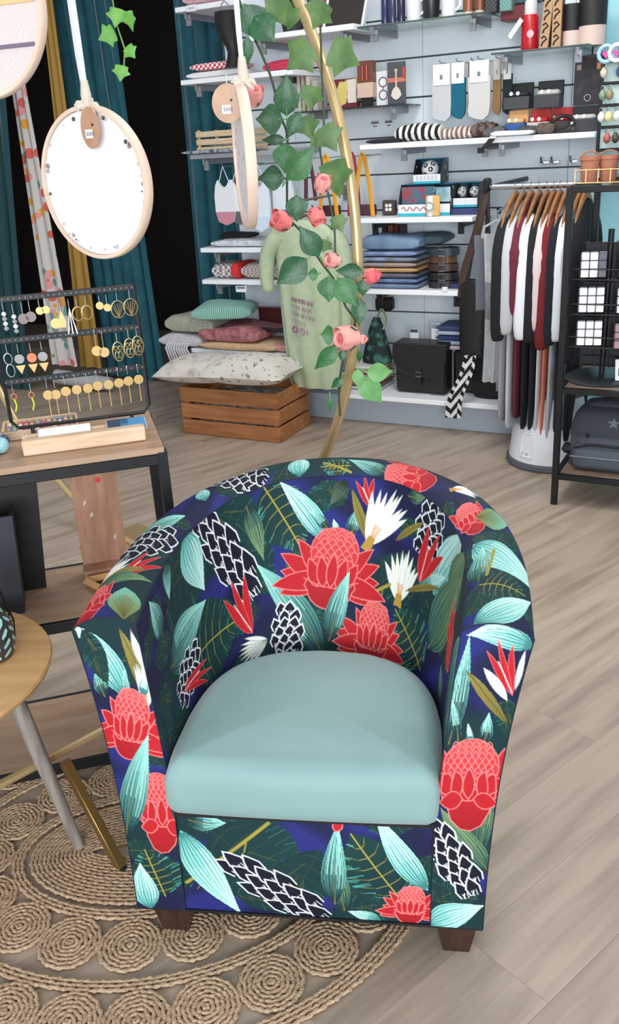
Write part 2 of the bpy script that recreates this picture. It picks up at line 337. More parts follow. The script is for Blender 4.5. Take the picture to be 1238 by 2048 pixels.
# baby bibs hanging under the grey shelf
def hang_bib(u, v, c, c2, label, h=0.24, w=0.13):
    t = wt('hanging_bib', label, 'bib', u, v, 1.40)
    P = [(-0.3, 0), (-0.42, -0.12), (-0.5, -0.35), (-0.5, -0.7), (-0.38, -0.92), (0, -1.0), (0.38, -0.92), (0.5, -0.7), (0.5, -0.35), (0.42, -0.12), (0.3, 0), (0.16, -0.12), (0, -0.17), (-0.16, -0.12)]
    obj('cloth', MB().prism([(x * w, z * h - 0.07) for x, z in P], 0, 0.018), plain(c, 0.9), t)
    obj('border', MB().prism([(x * w * 0.98, z * h - 0.07) for x, z in P[3:8]], -0.003, 0.0), plain(c2, 0.9), t)
    obj('hook', MB().tube([(0, 0.3, 0.0), (0, 0.02, 0.0), (0, 0.0, 0.012)], 0.003, 6), STEEL, t)
    obj('strap', MB().tube([(-0.03, 0.009, -0.075), (0, 0.009, 0.0), (0.03, 0.009, -0.075)], 0.003, 6), plain(c, 0.9), t)
hang_bib(-2.84, 4.46, (222, 226, 232), (196, 130, 150), 'white hanging bib with a pink lower half')
hang_bib(-2.755, 4.47, (226, 228, 230), (92, 96, 98), 'white hanging bib with a grey lower half')
hang_bib(-2.62, 4.47, (218, 228, 240), (206, 218, 234), 'pale blue hanging bib just right of the edge-on hoop', 0.28, 0.12)
hang_bib(-2.50, 4.52, (220, 226, 232), (60, 90, 160), 'white hanging bib trimmed in blue, half behind rose leaves')
# shelves beside the sweatshirt
soft('folded_towel', 0.46, 0.24, 0.04, (212, 216, 222), 'folded white towel flecked with dark dots on the upper narrow shelf', -2.74, 4.6, 0.968, (170, 176, 186), kind='noise', scale=40, seed=9)
soft('folded_towel', 0.2, 0.12, 0.03, (24, 24, 28), 'small black cloth lying on the flecked white towel', -2.86, 4.62, 1.006, seed=10, sag=0.4)
soft('folded_towel', 0.14, 0.22, 0.085, (120, 110, 130), 'folded cloth with blue and cream diamonds at the shelf end', -2.92, 4.6, 0.789, (214, 206, 196), kind='checker', scale=55, seed=11)
soft('folded_towel', 0.05, 0.23, 0.09, (196, 36, 40), 'narrow bright red folded band between patterned cloths', -2.825, 4.59, 0.789, (214, 60, 60), seed=12)
soft('folded_towel', 0.26, 0.23, 0.09, (128, 118, 118), 'folded cloth with black and white basket pattern and red top edge', -2.66, 4.6, 0.789, (196, 186, 180), kind='checker', scale=80, seed=13)
soft('folded_towel', 0.12, 0.16, 0.05, (196, 190, 160), 'crumpled olive and cream cloth beside the sweatshirt sleeve', -2.50, 4.55, 0.789, (150, 146, 110), seed=14, sag=0.5)
pt = wt('price_tag', 'white price label clipped to the lower narrow shelf', 'label', -2.77, 4.442, 0.74); obj('tag', MB().rbox((0, 0, 0), (0.07, 0.003, 0.035), 0.001), CARD, pt); obj('print', MB().box((0, -0.002, 0.008), (0.055, 0.001, 0.012)), plain((120, 120, 128)), pt)
pt = wt('price_tag', 'white price label on the highest left shelf edge', 'label', -2.93, 4.442, 2.175); obj('tag', MB().rbox((0, 0, 0), (0.06, 0.003, 0.03), 0.001), CARD, pt); obj('print', MB().box((0, -0.002, 0.0), (0.04, 0.001, 0.01)), plain((190, 190, 195)), pt)
# low deep shelf
soft('knitted_throw', 0.34, 0.3, 0.10, (168, 166, 152), 'beige knitted throw folded at the far end of the low shelf', -3.06, 4.44, 0.50, (142, 142, 130), seed=15, scale=90, sag=0.25)
soft('knitted_throw', 0.34, 0.26, 0.085, (150, 192, 178), 'mint green chunky knitted throw on top of the low pile', -2.86, 4.40, 0.585, (96, 146, 136), kind='wave', scale=26, detail=2.0, seed=16, rz=0.35, sag=0.2)
soft('knitted_throw', 0.3, 0.3, 0.075, (200, 198, 202), 'pale grey fringed throw at the bottom of the left pile', -3.12, 4.42, 0.421, (178, 176, 182), seed=17, sag=0.3)
fr = MB()
for k in range(9): x = -3.2 + k * 0.018; fr.tube([W(x, 4.275, 0.45), W(x - 0.01, 4.255, 0.42), W(x + 0.02 + 0.004 * k, 4.25, 0.33 - 0.006 * (k % 4))], [0.007, 0.007, 0.004], 6)
fo = tag(obj('fringe_tassel', fr, mat('fringe_grey', (196, 194, 198), 0.9)), 'pale grey tassels drooping from the fringed throw', 'tassel', kind='stuff')
soft('folded_shawl', 0.40, 0.3, 0.09, (134, 72, 84), 'wine red patterned shawl in the middle of the low shelf', -2.78, 4.42, 0.46, (178, 120, 120), seed=18, scale=30, sag=0.25)
soft('folded_shawl', 0.5, 0.28, 0.045, (206, 176, 140), 'tan folded shawl under the wine red one', -2.72, 4.40, 0.421, (190, 156, 120), seed=19)
soft('folded_shawl', 0.26, 0.28, 0.05, (180, 120, 128), 'dusty rose folded shawl by the sweatshirt on the low shelf', -2.38, 4.42, 0.421, (206, 160, 150), seed=20, sag=0.3)
bx = wt('gift_box', 'open dark red gift box on the low shelf', 'box', -2.62, 4.52, 0.515)
obj('lid', MB().rbox((-0.02, 0.06, 0.05), (0.19, 0.05, 0.1), 0.004), plain((74, 20, 28), 0.4), bx); obj('tray', MB().rbox((0.05, -0.08, 0.012), (0.2, 0.14, 0.024), 0.003), plain((34, 20, 24), 0.4), bx); obj('lining', MB().box((0.05, -0.08, 0.0255), (0.17, 0.11, 0.003)), plain((120, 84, 88), 0.8), bx)
# top middle shelf (behind the hoop) and top glass shelf, cut by the frame
ph = wt('photo_frame', 'dark brown tilted frame with white edges on the top shelf', 'frame', -2.12, 4.56, 2.016)
obj('panel', MB().prism([(-0.1, 0.0), (0.1, 0.0), (0.15, 0.2), (-0.05, 0.2)], 0, 0.02), plain((44, 34, 32), 0.4), ph)
obj('edge', MB().prism([(-0.112, 0.0), (-0.1, 0.0), (-0.05, 0.2), (-0.062, 0.2)], -0.004, 0.024), CARD, ph); obj('edge', MB().prism([(0.1, 0.0), (0.112, 0.0), (0.162, 0.2), (0.15, 0.2)], -0.004, 0.024), CARD, ph)
ph = wt('plant_pot', 'dark pot with fake foliage at the top behind ivy', 'pot', -2.40, 4.56, 2.016); obj('pot', MB().lathe([(0.05, 0), (0.07, 0.1), (0.075, 0.11), (0.06, 0.11)]), plain((40, 42, 44)), ph)
fo = MB()
for k in range(16): q = k * 2.4; fo.tube([(0, 0, 0.1), (0.07 * math.cos(q), 0.05 * math.sin(q), 0.16 + 0.01 * (k % 4)), (0.11 * math.cos(q), 0.08 * math.sin(q), 0.13)], [0.004, 0.012, 0.003], 6)
obj('foliage', fo, plain((60, 96, 50)), ph)
w1('book', MB().rbox((0, 0, 0.1), (0.03, 0.15, 0.2), 0.003), plain((190, 90, 100)), 'pink book leaning behind the dark frame on the top shelf', 'book', -2.26, 4.62, 2.016)
for k, (u, wd, hh, c, nm, lb) in enumerate(((-1.90, 0.03, 0.2, (40, 48, 84), 'bottle', 'dark blue bottle standing first on the top glass shelf'), (-1.86, 0.03, 0.2, (52, 58, 92), 'bottle', 'dark blue bottle standing second on the top glass shelf'), (-1.815, 0.032, 0.19, (34, 36, 66), 'bottle', 'navy bottle next to the white cup on the top glass shelf'))):
    t = wt(nm, lb, 'bottle', u, 4.58, 2.001); obj('body', MB().lathe([(wd * 0.6, 0), (wd * 0.62, 0.005), (wd * 0.62, hh * 0.75), (wd * 0.3, hh * 0.85), (wd * 0.3, hh)]), plain(c, 0.15), t); obj('cap', MB().lathe([(wd * 0.34, hh), (wd * 0.34, hh + 0.03)]), plain((200, 200, 205), 0.3), t)
def cup(u, v, z, r, h, c, label, hc=None, group=None):
    t = wt('cup', label, 'cup', u, v, z, group=group)
    obj('body', MB().lathe([(r * 0.8, 0), (r * 0.86, 0.006), (r, h), (r * 0.93, h), (r * 0.8, 0.012)], seg=22), plain(c, 0.3), t)
    obj('handle', MB().tube([(r * 0.9, 0, h * 0.75), (r * 1.4, 0, h * 0.7), (r * 1.45, 0, h * 0.4), (r * 0.85, 0, h * 0.25)], 0.006, 6), plain(hc or c, 0.3), t); return t
cup(-1.75, 4.58, 2.001, 0.04, 0.12, (222, 224, 228), 'white cup beside the dark blue bottles'); cup(-1.67, 4.60, 2.001, 0.045, 0.12, (32, 34, 34), 'black cup between two white cups'); cup(-1.575, 4.58, 2.001, 0.04, 0.12, (220, 222, 226), 'white cup right of the black cup')
for k, (u, c, lb) in enumerate(((-1.485, (136, 84, 62), 'copper brown canister with pale base'), (-1.43, (120, 74, 56), 'dull copper canister beside the black grid tin'))):
    t = wt('canister', lb, 'canister', u, 4.6, 2.001); obj('body', MB().lathe([(0.026, 0.02), (0.026, 0.16)], seg=18), plain(c, 0.35, 0.3), t); obj('base', MB().lathe([(0.022, 0), (0.022, 0.021)], seg=18), plain((214, 196, 176)), t)
def tin(u, c, c2, lb, w=0.06, h=0.16, v=4.6, z=2.001):
    t = wt('tin', lb, 'tin', u, v, z); obj('body', MB().rbox((0, 0, h / 2), (w, 0.06, h), 0.005), mat('tin_%d_%d_%d' % c, c, 0.4, c2=c2, kind='checker', scale=110), t); obj('lid', MB().rbox((0, 0, h + 0.006), (w * 1.04, 0.063, 0.012), 0.003), plain(c, 0.3), t)
tin(-1.37, (30, 32, 34), (70, 72, 74), 'black tin with fine grid pattern on the top glass shelf'); tin(-1.30, (90, 130, 124), (110, 150, 144), 'sea green tin on the top glass shelf')
w1('gift_box', MB().rbox((0, 0, 0.03), (0.12, 0.12, 0.06), 0.003), plain((96, 22, 34), 0.4), 'dark red flat box at the end of the top glass shelf', 'box', -1.27, 4.66, 1.965)
tin(-1.22, (40, 62, 66), (60, 84, 86), 'dark teal tin with woven pattern above the red flask', 0.12, 0.14, 4.66, 2.03)
# right glass shelf
ft = wt('flask', 'red drinking flask with white lid and hanging paper tag', 'flask', -1.19, 4.60, 1.827)
obj('body', MB().lathe([(0.038, 0), (0.04, 0.004), (0.04, 0.135), (0.034, 0.15)], seg=26), plain((176, 22, 34), 0.3), ft); obj('cap', MB().lathe([(0.028, 0.15), (0.028, 0.2), (0.024, 0.21)], seg=22), plain((206, 206, 208), 0.3), ft)
obj('emblem', MB().lathe([(0.016, -0.001), (0.016, 0.001)], (0.012, -0.041, 0.07), 18, axis='y'), plain((222, 170, 176)), ft)
obj('paper_tag', MB().prism([(-0.09, 0.07), (-0.075, 0.055), (-0.02, 0.125), (-0.035, 0.14)], -0.05, -0.046), CARD, ft)
def tube_letter(u, lb, lean):
    t = wt('wooden_tube', lb, 'tube', u, 4.58, 1.827)
    obj('side', MB().prism([(-0.02, 0), (0.02, 0), (0.02 + lean, 0.22), (-0.02 + lean, 0.22)], -0.03, 0.03), mat('craft_board', (176, 140, 104), 0.7), t)
    g = MB()
    for k in range(4):
        zc = 0.03 + k * 0.052; xo = lean * zc / 0.22
        g.tube([(xo - 0.012, -0.031, zc + 0.016), (xo, -0.031, zc + 0.024), (xo + 0.012, -0.031, zc + 0.012), (xo - 0.006, -0.031, zc - 0.002), (xo - 0.012, -0.031, zc - 0.016)], 0.0035, 5)
    obj('scroll_print', g, plain((30, 20, 18)), t)
    obj('stripe', MB().prism([(0.0205, 0), (0.0215, 0), (0.0215 + lean, 0.22), (0.0205 + lean, 0.22)], -0.02, 0.02), plain((96, 50, 44)), t)
tube_letter(-1.115, 'kraft board tube with black scrolls, leaning next to the red flask', 0.02); tube_letter(-1.058, 'kraft board tube with black scrolls, standing by the hat boxes', 0.0)
def hatbox(u, r, lb, h=0.19):
    t = wt('round_box', lb, 'box', u, 4.62, 1.827); obj('body', MB().lathe([(r, 0), (r, h * 0.42)], seg=32), plain((206, 184, 174), 0.6), t); obj('lid', MB().lathe([(r * 1.02, h * 0.40), (r * 1.02, h), (r * 0.98, h + 0.005)], seg=32), plain((16, 16, 18), 0.6), t)
hatbox(-1.005, 0.045, 'slim round box, black above and pale pink below', 0.17); hatbox(-0.915, 0.06, 'wide round box with black lid and pale pink base', 0.2)
# books on the smoked ledge
for k, (u, c, hh, wd, lb) in enumerate(((-2.415, (196, 186, 176), 0.18, 0.016, 'thin cream book at the start of the dark ledge'), (-2.39, (172, 160, 150), 0.175, 0.016, 'thin beige book second on the dark ledge'), (-2.36, (200, 192, 182), 0.165, 0.02, 'cream book third on the dark ledge'), (-2.32, (176, 170, 172), 0.14, 0.03, 'grey box set fourth on the dark ledge'))):
    t = wt('book', lb, 'book', u, 4.67, 1.649, rz=0.0); obj('cover', MB().rbox((0, 0, hh / 2), (wd, 0.12, hh), 0.002), plain(c), t); obj('pages', MB().box((0, 0.003, hh / 2 + 0.001), (wd * 0.7, 0.118, hh)), CARD, t)
pk = wt('wrapping_pack', 'pack patterned in yellow and dark red on the dark ledge', 'pack', -2.17, 4.66, 1.649); obj('pack', MB().rbox((0, 0, 0.07), (0.16, 0.03, 0.14), 0.003), mat('yellow_red_print', (214, 196, 110), 0.5, c2=(110, 30, 44), scale=14, detail=1, lo=0.5, hi=0.52), pk); obj('band', MB().box((0.05, -0.017, 0.08), (0.05, 0.004, 0.11)), plain((222, 214, 206)), pk)
pk = wt('gift_case', 'brown wooden case with two red pens on the dark ledge', 'case', -2.028, 4.63, 1.69); obj('case', MB().rbox((0, 0, 0.085), (0.085, 0.05, 0.17), 0.003), plain((112, 62, 46), 0.4), pk); obj('sleeve', MB().rbox((0, -0.003, 0.035), (0.088, 0.056, 0.07), 0.002), plain((206, 178, 164)), pk)
for x in (-0.012, 0.012): obj('pen', MB().tube([(x, -0.028, 0.08), (x, -0.028, 0.15)], 0.005, 8), plain((168, 40, 30), 0.3), pk)
obj('stand', MB().box((0, 0, -0.02), (0.05, 0.04, 0.04)), BLACK, pk)
pk = wt('wire_glasses', 'thin dark wire spectacles on a white card, ledge middle', 'glasses', -1.95, 4.66, 1.649); obj('card', MB().rbox((0, 0, 0.08), (0.08, 0.006, 0.16), 0.001), CARD, pk)
for z in (0.05, 0.11): obj('rim', MB().tube([(0.022 * math.cos(q), -0.006, z + 0.022 * math.sin(q)) for q in [2 * PI * j / 16 for j in range(16)]], 0.002, 5, loop=True), BLACK, pk)
obj('bridge', MB().tube([(0, -0.006, 0.072), (0, -0.006, 0.088)], 0.002, 5), BLACK, pk)
gc = wt('blister_card', 'grey hanging card with a white toy guitar', 'card', -1.853, 4.60, 1.649); obj('card', MB().rbox((0, 0, 0.096), (0.098, 0.006, 0.192), 0.002), plain((74, 76, 82), 0.4), gc)
obj('guitar_body', MB().prism([(0.024 * math.cos(q) * (1 + 0.25 * math.cos(2 * q)) * (1 if math.sin(q) < 0 else 0.8), 0.05 + 0.03 * math.sin(q)) for q in [2 * PI * j / 20 for j in range(20)]], -0.011, -0.003), plain((214, 206, 196), 0.4), gc)
obj('guitar_neck', MB().prism([(-0.005, 0.07), (0.005, 0.07), (0.004, 0.14), (0.008, 0.16), (-0.008, 0.16), (-0.004, 0.14)], -0.010, -0.003), plain((190, 170, 150), 0.4), gc)
obj('stripe', MB().box((0.0, -0.004, 0.11), (0.096, 0.002, 0.02)), plain((196, 110, 96)), gc); obj('stripe', MB().box((0.04, -0.004, 0.14), (0.012, 0.002, 0.05)), plain((196, 60, 60)), gc)
# socks on hooks
def sock(u, v, c, tagc, label, h=0.26, w=0.10, foot=1):
    t = wt('sock_pair', label, 'socks', u, v, 1.815)
    P = [(-0.5, -0.28), (0.5, -0.28), (0.5, -0.78), (0.44, -0.92), (0.2, -1.0), (-0.1, -0.98), (-0.42, -0.93), (-0.5, -0.84), (-0.46, -0.7)]
    obj('sock', MB().prism([(x * w * foot, z * h) for x, z in P], -0.008, 0.008), mat('sock_%d_%d_%d' % c, c, 0.95, bump=0.1, bscale=150), t)
    obj('header_card', MB().rbox((0, -0.002, -0.2 * h), (w * 0.86, 0.022, h * 0.36), 0.002), plain(tagc), t)
    obj('print', MB().box((0, -0.0135, -0.24 * h), (w * 0.14, 0.001, 0.02)), plain((120, 120, 125)), t)
    obj('hook', MB().tube([(0, 4.795 - v, 0.0), (0, 0.0, 0.0), (0, -0.03, 0.002), (0, -0.035, 0.012)], 0.0025, 6), STEEL, t)
sock(-1.615, 4.60, (186, 190, 194), (232, 232, 232), 'light grey sock pair hanging first on the hooks'); sock(-1.532, 4.60, (16, 92, 116), (228, 230, 232), 'petrol blue sock pair hanging between grey pairs', 0.255, 0.075)
sock(-1.47, 4.64, (150, 92, 58), (90, 60, 50), 'rust brown sock pair mostly hidden behind the pale grey pair', 0.25, 0.05); sock(-1.42, 4.58, (196, 194, 194), (234, 234, 234), 'pale grey sock pair with a large white header card', 0.265, 0.11)
sock(-1.345, 4.62, (136, 104, 70), (180, 176, 170), 'tan sock pair beside the black pair', 0.25, 0.04); sock(-1.30, 4.64, (40, 46, 54), (222, 224, 222), 'black and slate sock pair hanging last on the hooks', 0.25, 0.045)
# things on the long white shelf
def scarf_roll(u, w, r, c, c2, label, kind='wave', sc=16, seed=1):
    m = mat('scarf_%d_%d' % (c[0], seed), c, 0.9, c2=c2, kind=kind, scale=sc, detail=1.5, lo=0.45, hi=0.55)
    rr = random.Random(seed); n = 12; R = []
    for i in range(n + 1):
        x = -w / 2 + w * i / n; k = r * (0.8 + 0.2 * math.sin(PI * i / n) + rr.uniform(-0.06, 0.06))
        R.append([(x, 1.5 * k * math.cos(q) * (1 + 0.1 * math.sin(3 * q + i)), k + k * math.sin(q)) for q in [2 * PI * j / 14 for j in range(14)]])
    return w1('scarf', MB().rings(R), m, label, 'scarf', u, 4.56, 1.471)
scarf_roll(-1.715, 0.24, 0.042, (20, 20, 22), (226, 222, 216), 'rolled black and white zebra striped scarf', 'wave', 9, 1)
scarf_roll(-1.50, 0.19, 0.028, (208, 200, 190), (120, 96, 84), 'rolled beige scarf crossed by thin brown lines', 'wave', 12, 2)
scarf_roll(-1.385, 0.12, 0.036, (64, 46, 46), (110, 90, 84), 'rolled dark brown tweed scarf', 'noise', 40, 3)
soft('folded_scarf', 0.2, 0.12, 0.02, (30, 30, 36), 'thin black scarf end at the start of the long shelf', -1.89, 4.57, 1.471, seed=31, cat='scarf')
soft('glove', 0.1, 0.08, 0.04, (70, 72, 74), 'dark grey woollen glove on the long shelf', -1.32, 4.53, 1.471, (96, 98, 100), seed=32, cat='glove', sag=0.4)
soft('glove', 0.09, 0.08, 0.045, (56, 56, 58), 'charcoal glove before the red boxes', -1.15, 4.50, 1.471, (80, 80, 82), seed=33, cat='glove', sag=0.4)
soft('glove', 0.08, 0.08, 0.05, (84, 72, 62), 'brown glove beside the dark ring of cord', -1.07, 4.50, 1.471, (104, 92, 80), seed=34, cat='glove', sag=0.4)
t = wt('headband', 'dark glossy ring headband leaning before the red box', 'headband', -1.0, 4.50, 1.471); obj('ring', MB().tube([(0.05 * math.cos(q), 0.02 * math.sin(q), 0.04 + 0.032 * math.sin(q)) for q in [2 * PI * j / 24 for j in range(24)]], 0.009, 8, loop=True), plain((36, 28, 30), 0.3), t); obj('clasp', MB().rbox((0.045, -0.006, 0.03), (0.012, 0.014, 0.03), 0.002), plain((200, 196, 190), 0.3), t)
soft('folded_scarf', 0.2, 0.08, 0.025, (224, 226, 230), 'small white folded cloth at the front edge of the long shelf', -1.215, 4.462, 1.471, seed=35, cat='cloth', sag=0.3)
t = wt('shelf_clip', 'black clip hanging on the front edge of the long shelf', 'clip', -1.325, 4.432, 1.42); obj('arm', MB().prism([(-0.04, 0.0), (-0.01, 0.0), (0.03, 0.045), (0.0, 0.045)], 0, 0.012), BLACK, t); obj('base', MB().rbox((-0.04, 0.006, -0.005), (0.03, 0.012, 0.025), 0.002), BLACK, t); obj('pad', MB().rbox((0.02, 0.006, 0.05), (0.03, 0.015, 0.012), 0.002), CARD, t)
def watchbox(u, v, z, w, h, c, cin, label, lidc=None):
    t = wt('gift_box', label, 'box', u, v, z); d = 0.09
    obj('base', MB().rbox((0, 0, h * 0.24), (w, d, h * 0.48), 0.003), plain(c, 0.5), t)
    obj('lid', MB().rbox((0, d * 0.42, h * 0.7), (w, d * 0.16, h * 0.6), 0.003), plain(lidc or c, 0.5), t)
    obj('insert', MB().rbox((0, -0.004, h * 0.56), (w * 0.86, d * 0.7, h * 0.2), 0.008), plain(cin, 0.6), t)
    for x in (-0.016, 0.016): obj('stud', MB().lathe([(0.009, -0.003), (0.009, 0.001), (0.005, 0.003)], (x - 0.01, -0.003 - d * 0.36, h * 0.6), 12, axis='y'), plain((226, 220, 212), 0.3), t)
    return t
watchbox(-1.245, 4.64, 1.471 + 0.115, 0.125, 0.115, (58, 60, 64), (26, 34, 44), 'open black gift box with navy item, stacked above the orange box', (14, 14, 18)); watchbox(-1.10, 4.64, 1.471 + 0.112, 0.12, 0.118, (56, 56, 60), (190, 186, 182), 'open black gift box with silver item, stacked above the red boxes', (14, 14, 18))
watchbox(-1.24, 4.60, 1.471, 0.095, 0.112, (40, 84, 150), (216, 164, 110), 'blue based gift box with orange lid', (216, 166, 112)); watchbox(-1.135, 4.62, 1.471, 0.10, 0.11, (200, 196, 192), (176, 28, 30), 'red gift box over pale base, beside the orange one', (176, 30, 30)); watchbox(-1.03, 4.63, 1.471, 0.10, 0.11, (60, 50, 50), (170, 26, 30), 'second red gift box, partly behind the headband', (170, 30, 32)); watchbox(-0.92, 4.58, 1.471, 0.12, 0.11, (52, 50, 54), (200, 198, 196), 'black gift box with silver studs at the shelf end', (14, 14, 16))
hb = wt('blister_card', 'black hanging card with printed figure and orange corner', 'card', -0.925, 4.66, 1.585); obj('card', MB().rbox((0, 0, 0.105), (0.13, 0.008, 0.21), 0.002), mat('black_print', (38, 36, 42), 0.4, c2=(72, 60, 66), scale=22, lo=0.5, hi=0.7), hb)
obj('label', MB().box((-0.0, -0.005, 0.175), (0.06, 0.002, 0.05)), plain((48, 34, 36)), hb); obj('label', MB().box((0.046, -0.005, 0.16), (0.022, 0.002, 0.026)), plain((206, 146, 84)), hb); obj('label', MB().box((-0.045, -0.005, 0.16), (0.02, 0.002, 0.022)), plain((176, 146, 140)), hb); obj('label', MB().box((0.05, -0.005, 0.19), (0.018, 0.002, 0.02)), plain((206, 220, 228)), hb)
obj('emblem', MB().tube([(0.014 * math.cos(q), -0.006, 0.03 + 0.014 * math.sin(q)) for q in [2 * PI * j / 16 for j in range(16)]], 0.002, 5, loop=True), plain((190, 186, 186)), hb)
obj('hook', MB().tube([(0.01, 0, 0.21), (0.01, 0, 0.23), (0.02, 0, 0.245), (0.01, 0, 0.258), (-0.002, 0, 0.248)], 0.004, 6), BLACK, hb)
for k, u in enumerate((-2.06, -1.98)):
    t = wt('price_tag', ('small white printed price label left on the slat wall above the straps', 'small white printed price label right of its twin above the straps')[k], 'label', u, 4.795, 1.565); obj('tag', MB().rbox((0, 0, 0), (0.05, 0.003, 0.036), 0.001), CARD, t); obj('print', MB().box((0, -0.002, 0.008), (0.042, 0.001, 0.012)), plain((110, 112, 118)), t); obj('print', MB().box((0, -0.002, -0.009), (0.024, 0.001, 0.007)), plain((130, 132, 138)), t)
# hanging bags with straps
def strapbag(u, v, c, label, zb=1.117, zt=1.43, w=0.05, bag=None):
    t = wt('strap_loop', label, 'strap', u, v, 0); pts = [(-w, 0, zb), (-w * 0.75, 0, zb + (zt - zb) * 0.5), (-w * 0.2, 0, zt - 0.02), (0, 0, zt), (w * 0.2, 0, zt - 0.02), (w * 0.7, 0, zb + (zt - zb) * 0.5), (w, 0, zb)]
    obj('strap', MB().tube(pts, 0.012, 6, flat=0.25), plain(c, 0.6), t); obj('hook', MB().tube([(0, 4.795 - v, zt - 0.015), (0, 0, zt - 0.015), (0, -0.02, zt)], 0.003, 6), STEEL, t)
    if bag: obj('pouch', MB().rbox((0, 0.02, zb + 0.03), (w * 2.4, 0.03, 0.055), 0.006), plain(bag, 0.6), t)
strapbag(-2.03, 4.55, (214, 152, 40), 'mustard yellow leather strap looped from the hook right of the gold hoop', bag=(70, 40, 48)); strapbag(-2.10, 4.58, (150, 30, 56), 'crimson leather strap half behind the gold hoop', w=0.03); strapbag(-2.24, 4.55, (222, 154, 36), 'orange yellow strap between ivy leaves and the hoop', w=0.05, bag=(60, 20, 30)); strapbag(-2.36, 4.58, (92, 34, 56), 'dark plum patterned strap behind the rose leaves', zb=1.2, w=0.03)
t = wt('wallet', 'dark brown wallet with a white flower emblem on the toy shelf', 'wallet', -1.905, 4.60, 1.116); obj('body', MB().rbox((0, 0, 0.038), (0.075, 0.03, 0.076), 0.006), plain((70, 54, 56), 0.5), t)
for q in range(4): obj('petal', MB().lathe([(0.009, -0.001), (0.009, 0.001)], (0.014 * math.cos(q * PI / 2 + PI / 4), -0.0165, 0.04 + 0.014 * math.sin(q * PI / 2 + PI / 4)), 10, axis='y'), plain((226, 222, 220)), t)
# toy boxes
def showbox(u, v, z, w, h, d, label, ball):
    t = wt('toy_box', label, 'box', u, v, z)
    side = [(-d / 2, 0), (d / 2, 0), (d / 2, h), (-d / 2 + d * 0.35, h), (-d / 2, h * 0.38)]
    for sx in (-1, 1): m = MB().prism(side, -0.0015, 0.0015); m.move(Matrix.Translation((sx * w / 2, 0, 0)) @ Matrix.Rotation(PI / 2, 4, 'Z')); obj('side_panel', m, mat('toy_side', (190, 196, 200), 0.4, c2=(40, 44, 50), kind='voronoi', scale=24, lo=0.16, hi=0.2), t)
    obj('back_panel', MB().box((0, d / 2, h / 2), (w, 0.003, h)), plain((18, 96, 126), 0.4), t); obj('base', MB().box((0, 0, 0.002), (w, d, 0.004)), plain((40, 160, 186), 0.4), t); obj('top_panel', MB().box((0, d * 0.17, h), (w, d * 0.66, 0.003)), plain((24, 110, 140), 0.4), t)
    obj('front_panel', MB().box((0, -d / 2, h * 0.24), (w, 0.003, h * 0.28)), plain((226, 230, 234), 0.4), t); obj('front_stripe', MB().box((0, -d / 2, h * 0.05), (w, 0.004, h * 0.10)), plain((50, 170, 192), 0.4), t)
    return t
def football(t, x, y, z, r):
    o = obj('ball', MB().lathe([(r * math.sin(a), -r * math.cos(a)) for a in [PI * i / 12 + 1e-3 for i in range(13)]], (x, y, z), 20), plain((226, 228, 228), 0.4), t)
    for (ax, el) in ((-1.9, 0.5), (-1.2, 0.05), (-1.95, -0.55), (-0.8, 0.7)):
        d = Vector((math.cos(ax) * math.cos(el), math.sin(ax) * math.cos(el), math.sin(el))); m = MB().lathe([(r * 0.32, 0), (r * 0.28, r * 0.03)], seg=5); m.move(Matrix.Translation(Vector((x, y, z)) + d * r * 0.95) @ d.to_track_quat('Z', 'Y').to_matrix().to_4x4()); obj('patch', m, BLACK, o.parent)
t = showbox(-1.675, 4.60, 1.27, 0.145, 0.115, 0.12, 'blue open box with a football, stacked on the toy boxes', True); football(t, 0, -0.005, 0.065, 0.044)
for k in range(6): obj('print', MB().box((-0.05 + k * 0.02, -0.0625, 0.027), (0.012, 0.001, 0.02)), plain((196, 200, 206)), t)
t = showbox(-1.725, 4.58, 1.116, 0.19, 0.15, 0.14, 'blue toy box with small figures behind clear film', False)
obj('window', MB().box((0, -0.03, 0.09), (0.18, 0.002, 0.10)), mat('toy_window', (70, 110, 130), 0.1, c2=(150, 70, 80), scale=26, lo=0.45, hi=0.6), t)
g = MB(); g.tube([(-0.075 + 0.011 * k, -0.073, 0.036 + 0.011 * math.sin(k * 1.9)) for k in range(13)], 0.0022, 5); obj('script_print', g, plain((170, 40, 70)), t)
t = showbox(-1.60, 4.60, 1.116, 0.10, 0.148, 0.13, 'clear fronted toy box beside the watch toy', False); obj('window', MB().box((0, -0.05, 0.1), (0.095, 0.002, 0.07)), mat('toy_window_b', (120, 160, 176), 0.08, c2=(226, 232, 236), scale=9), t)
for k, u in enumerate((-1.515, -1.452)): t = showbox(u, 4.63, 1.15, 0.062, 0.115, 0.11, ('blue football toy box third in the row', 'blue football toy box last in the row')[k], False); football(t, 0, 0.0, 0.07, 0.026)
w1('flat_box', MB().rbox((0, 0, 0.015), (0.17, 0.14, 0.03), 0.002), plain((44, 54, 104), 0.5), 'flat navy box under the football toy boxes', 'box', -1.485, 4.62, 1.116)
t = wt('toy_watch', 'orange and white toy wristwatch standing at the shelf front', 'watch', -1.625, 4.485, 1.116); obj('strap', MB().rbox((0, 0.004, 0.05), (0.075, 0.016, 0.1), 0.01), plain((226, 176, 104), 0.5), t); obj('case', MB().rbox((-0.008, -0.01, 0.05), (0.03, 0.02, 0.1), 0.006), plain((226, 226, 228), 0.4), t); obj('dial', MB().lathe([(0.02, -0.004), (0.02, 0.004)], (-0.006, -0.022, 0.05), 20, axis='y'), plain((232, 234, 236), 0.3), t); obj('dial_ring', MB().tube([(-0.006 + 0.019 * math.cos(q), -0.027, 0.05 + 0.019 * math.sin(q)) for q in [2 * PI * j / 20 for j in range(20)]], 0.0025, 5, loop=True), plain((120, 150, 160)), t)
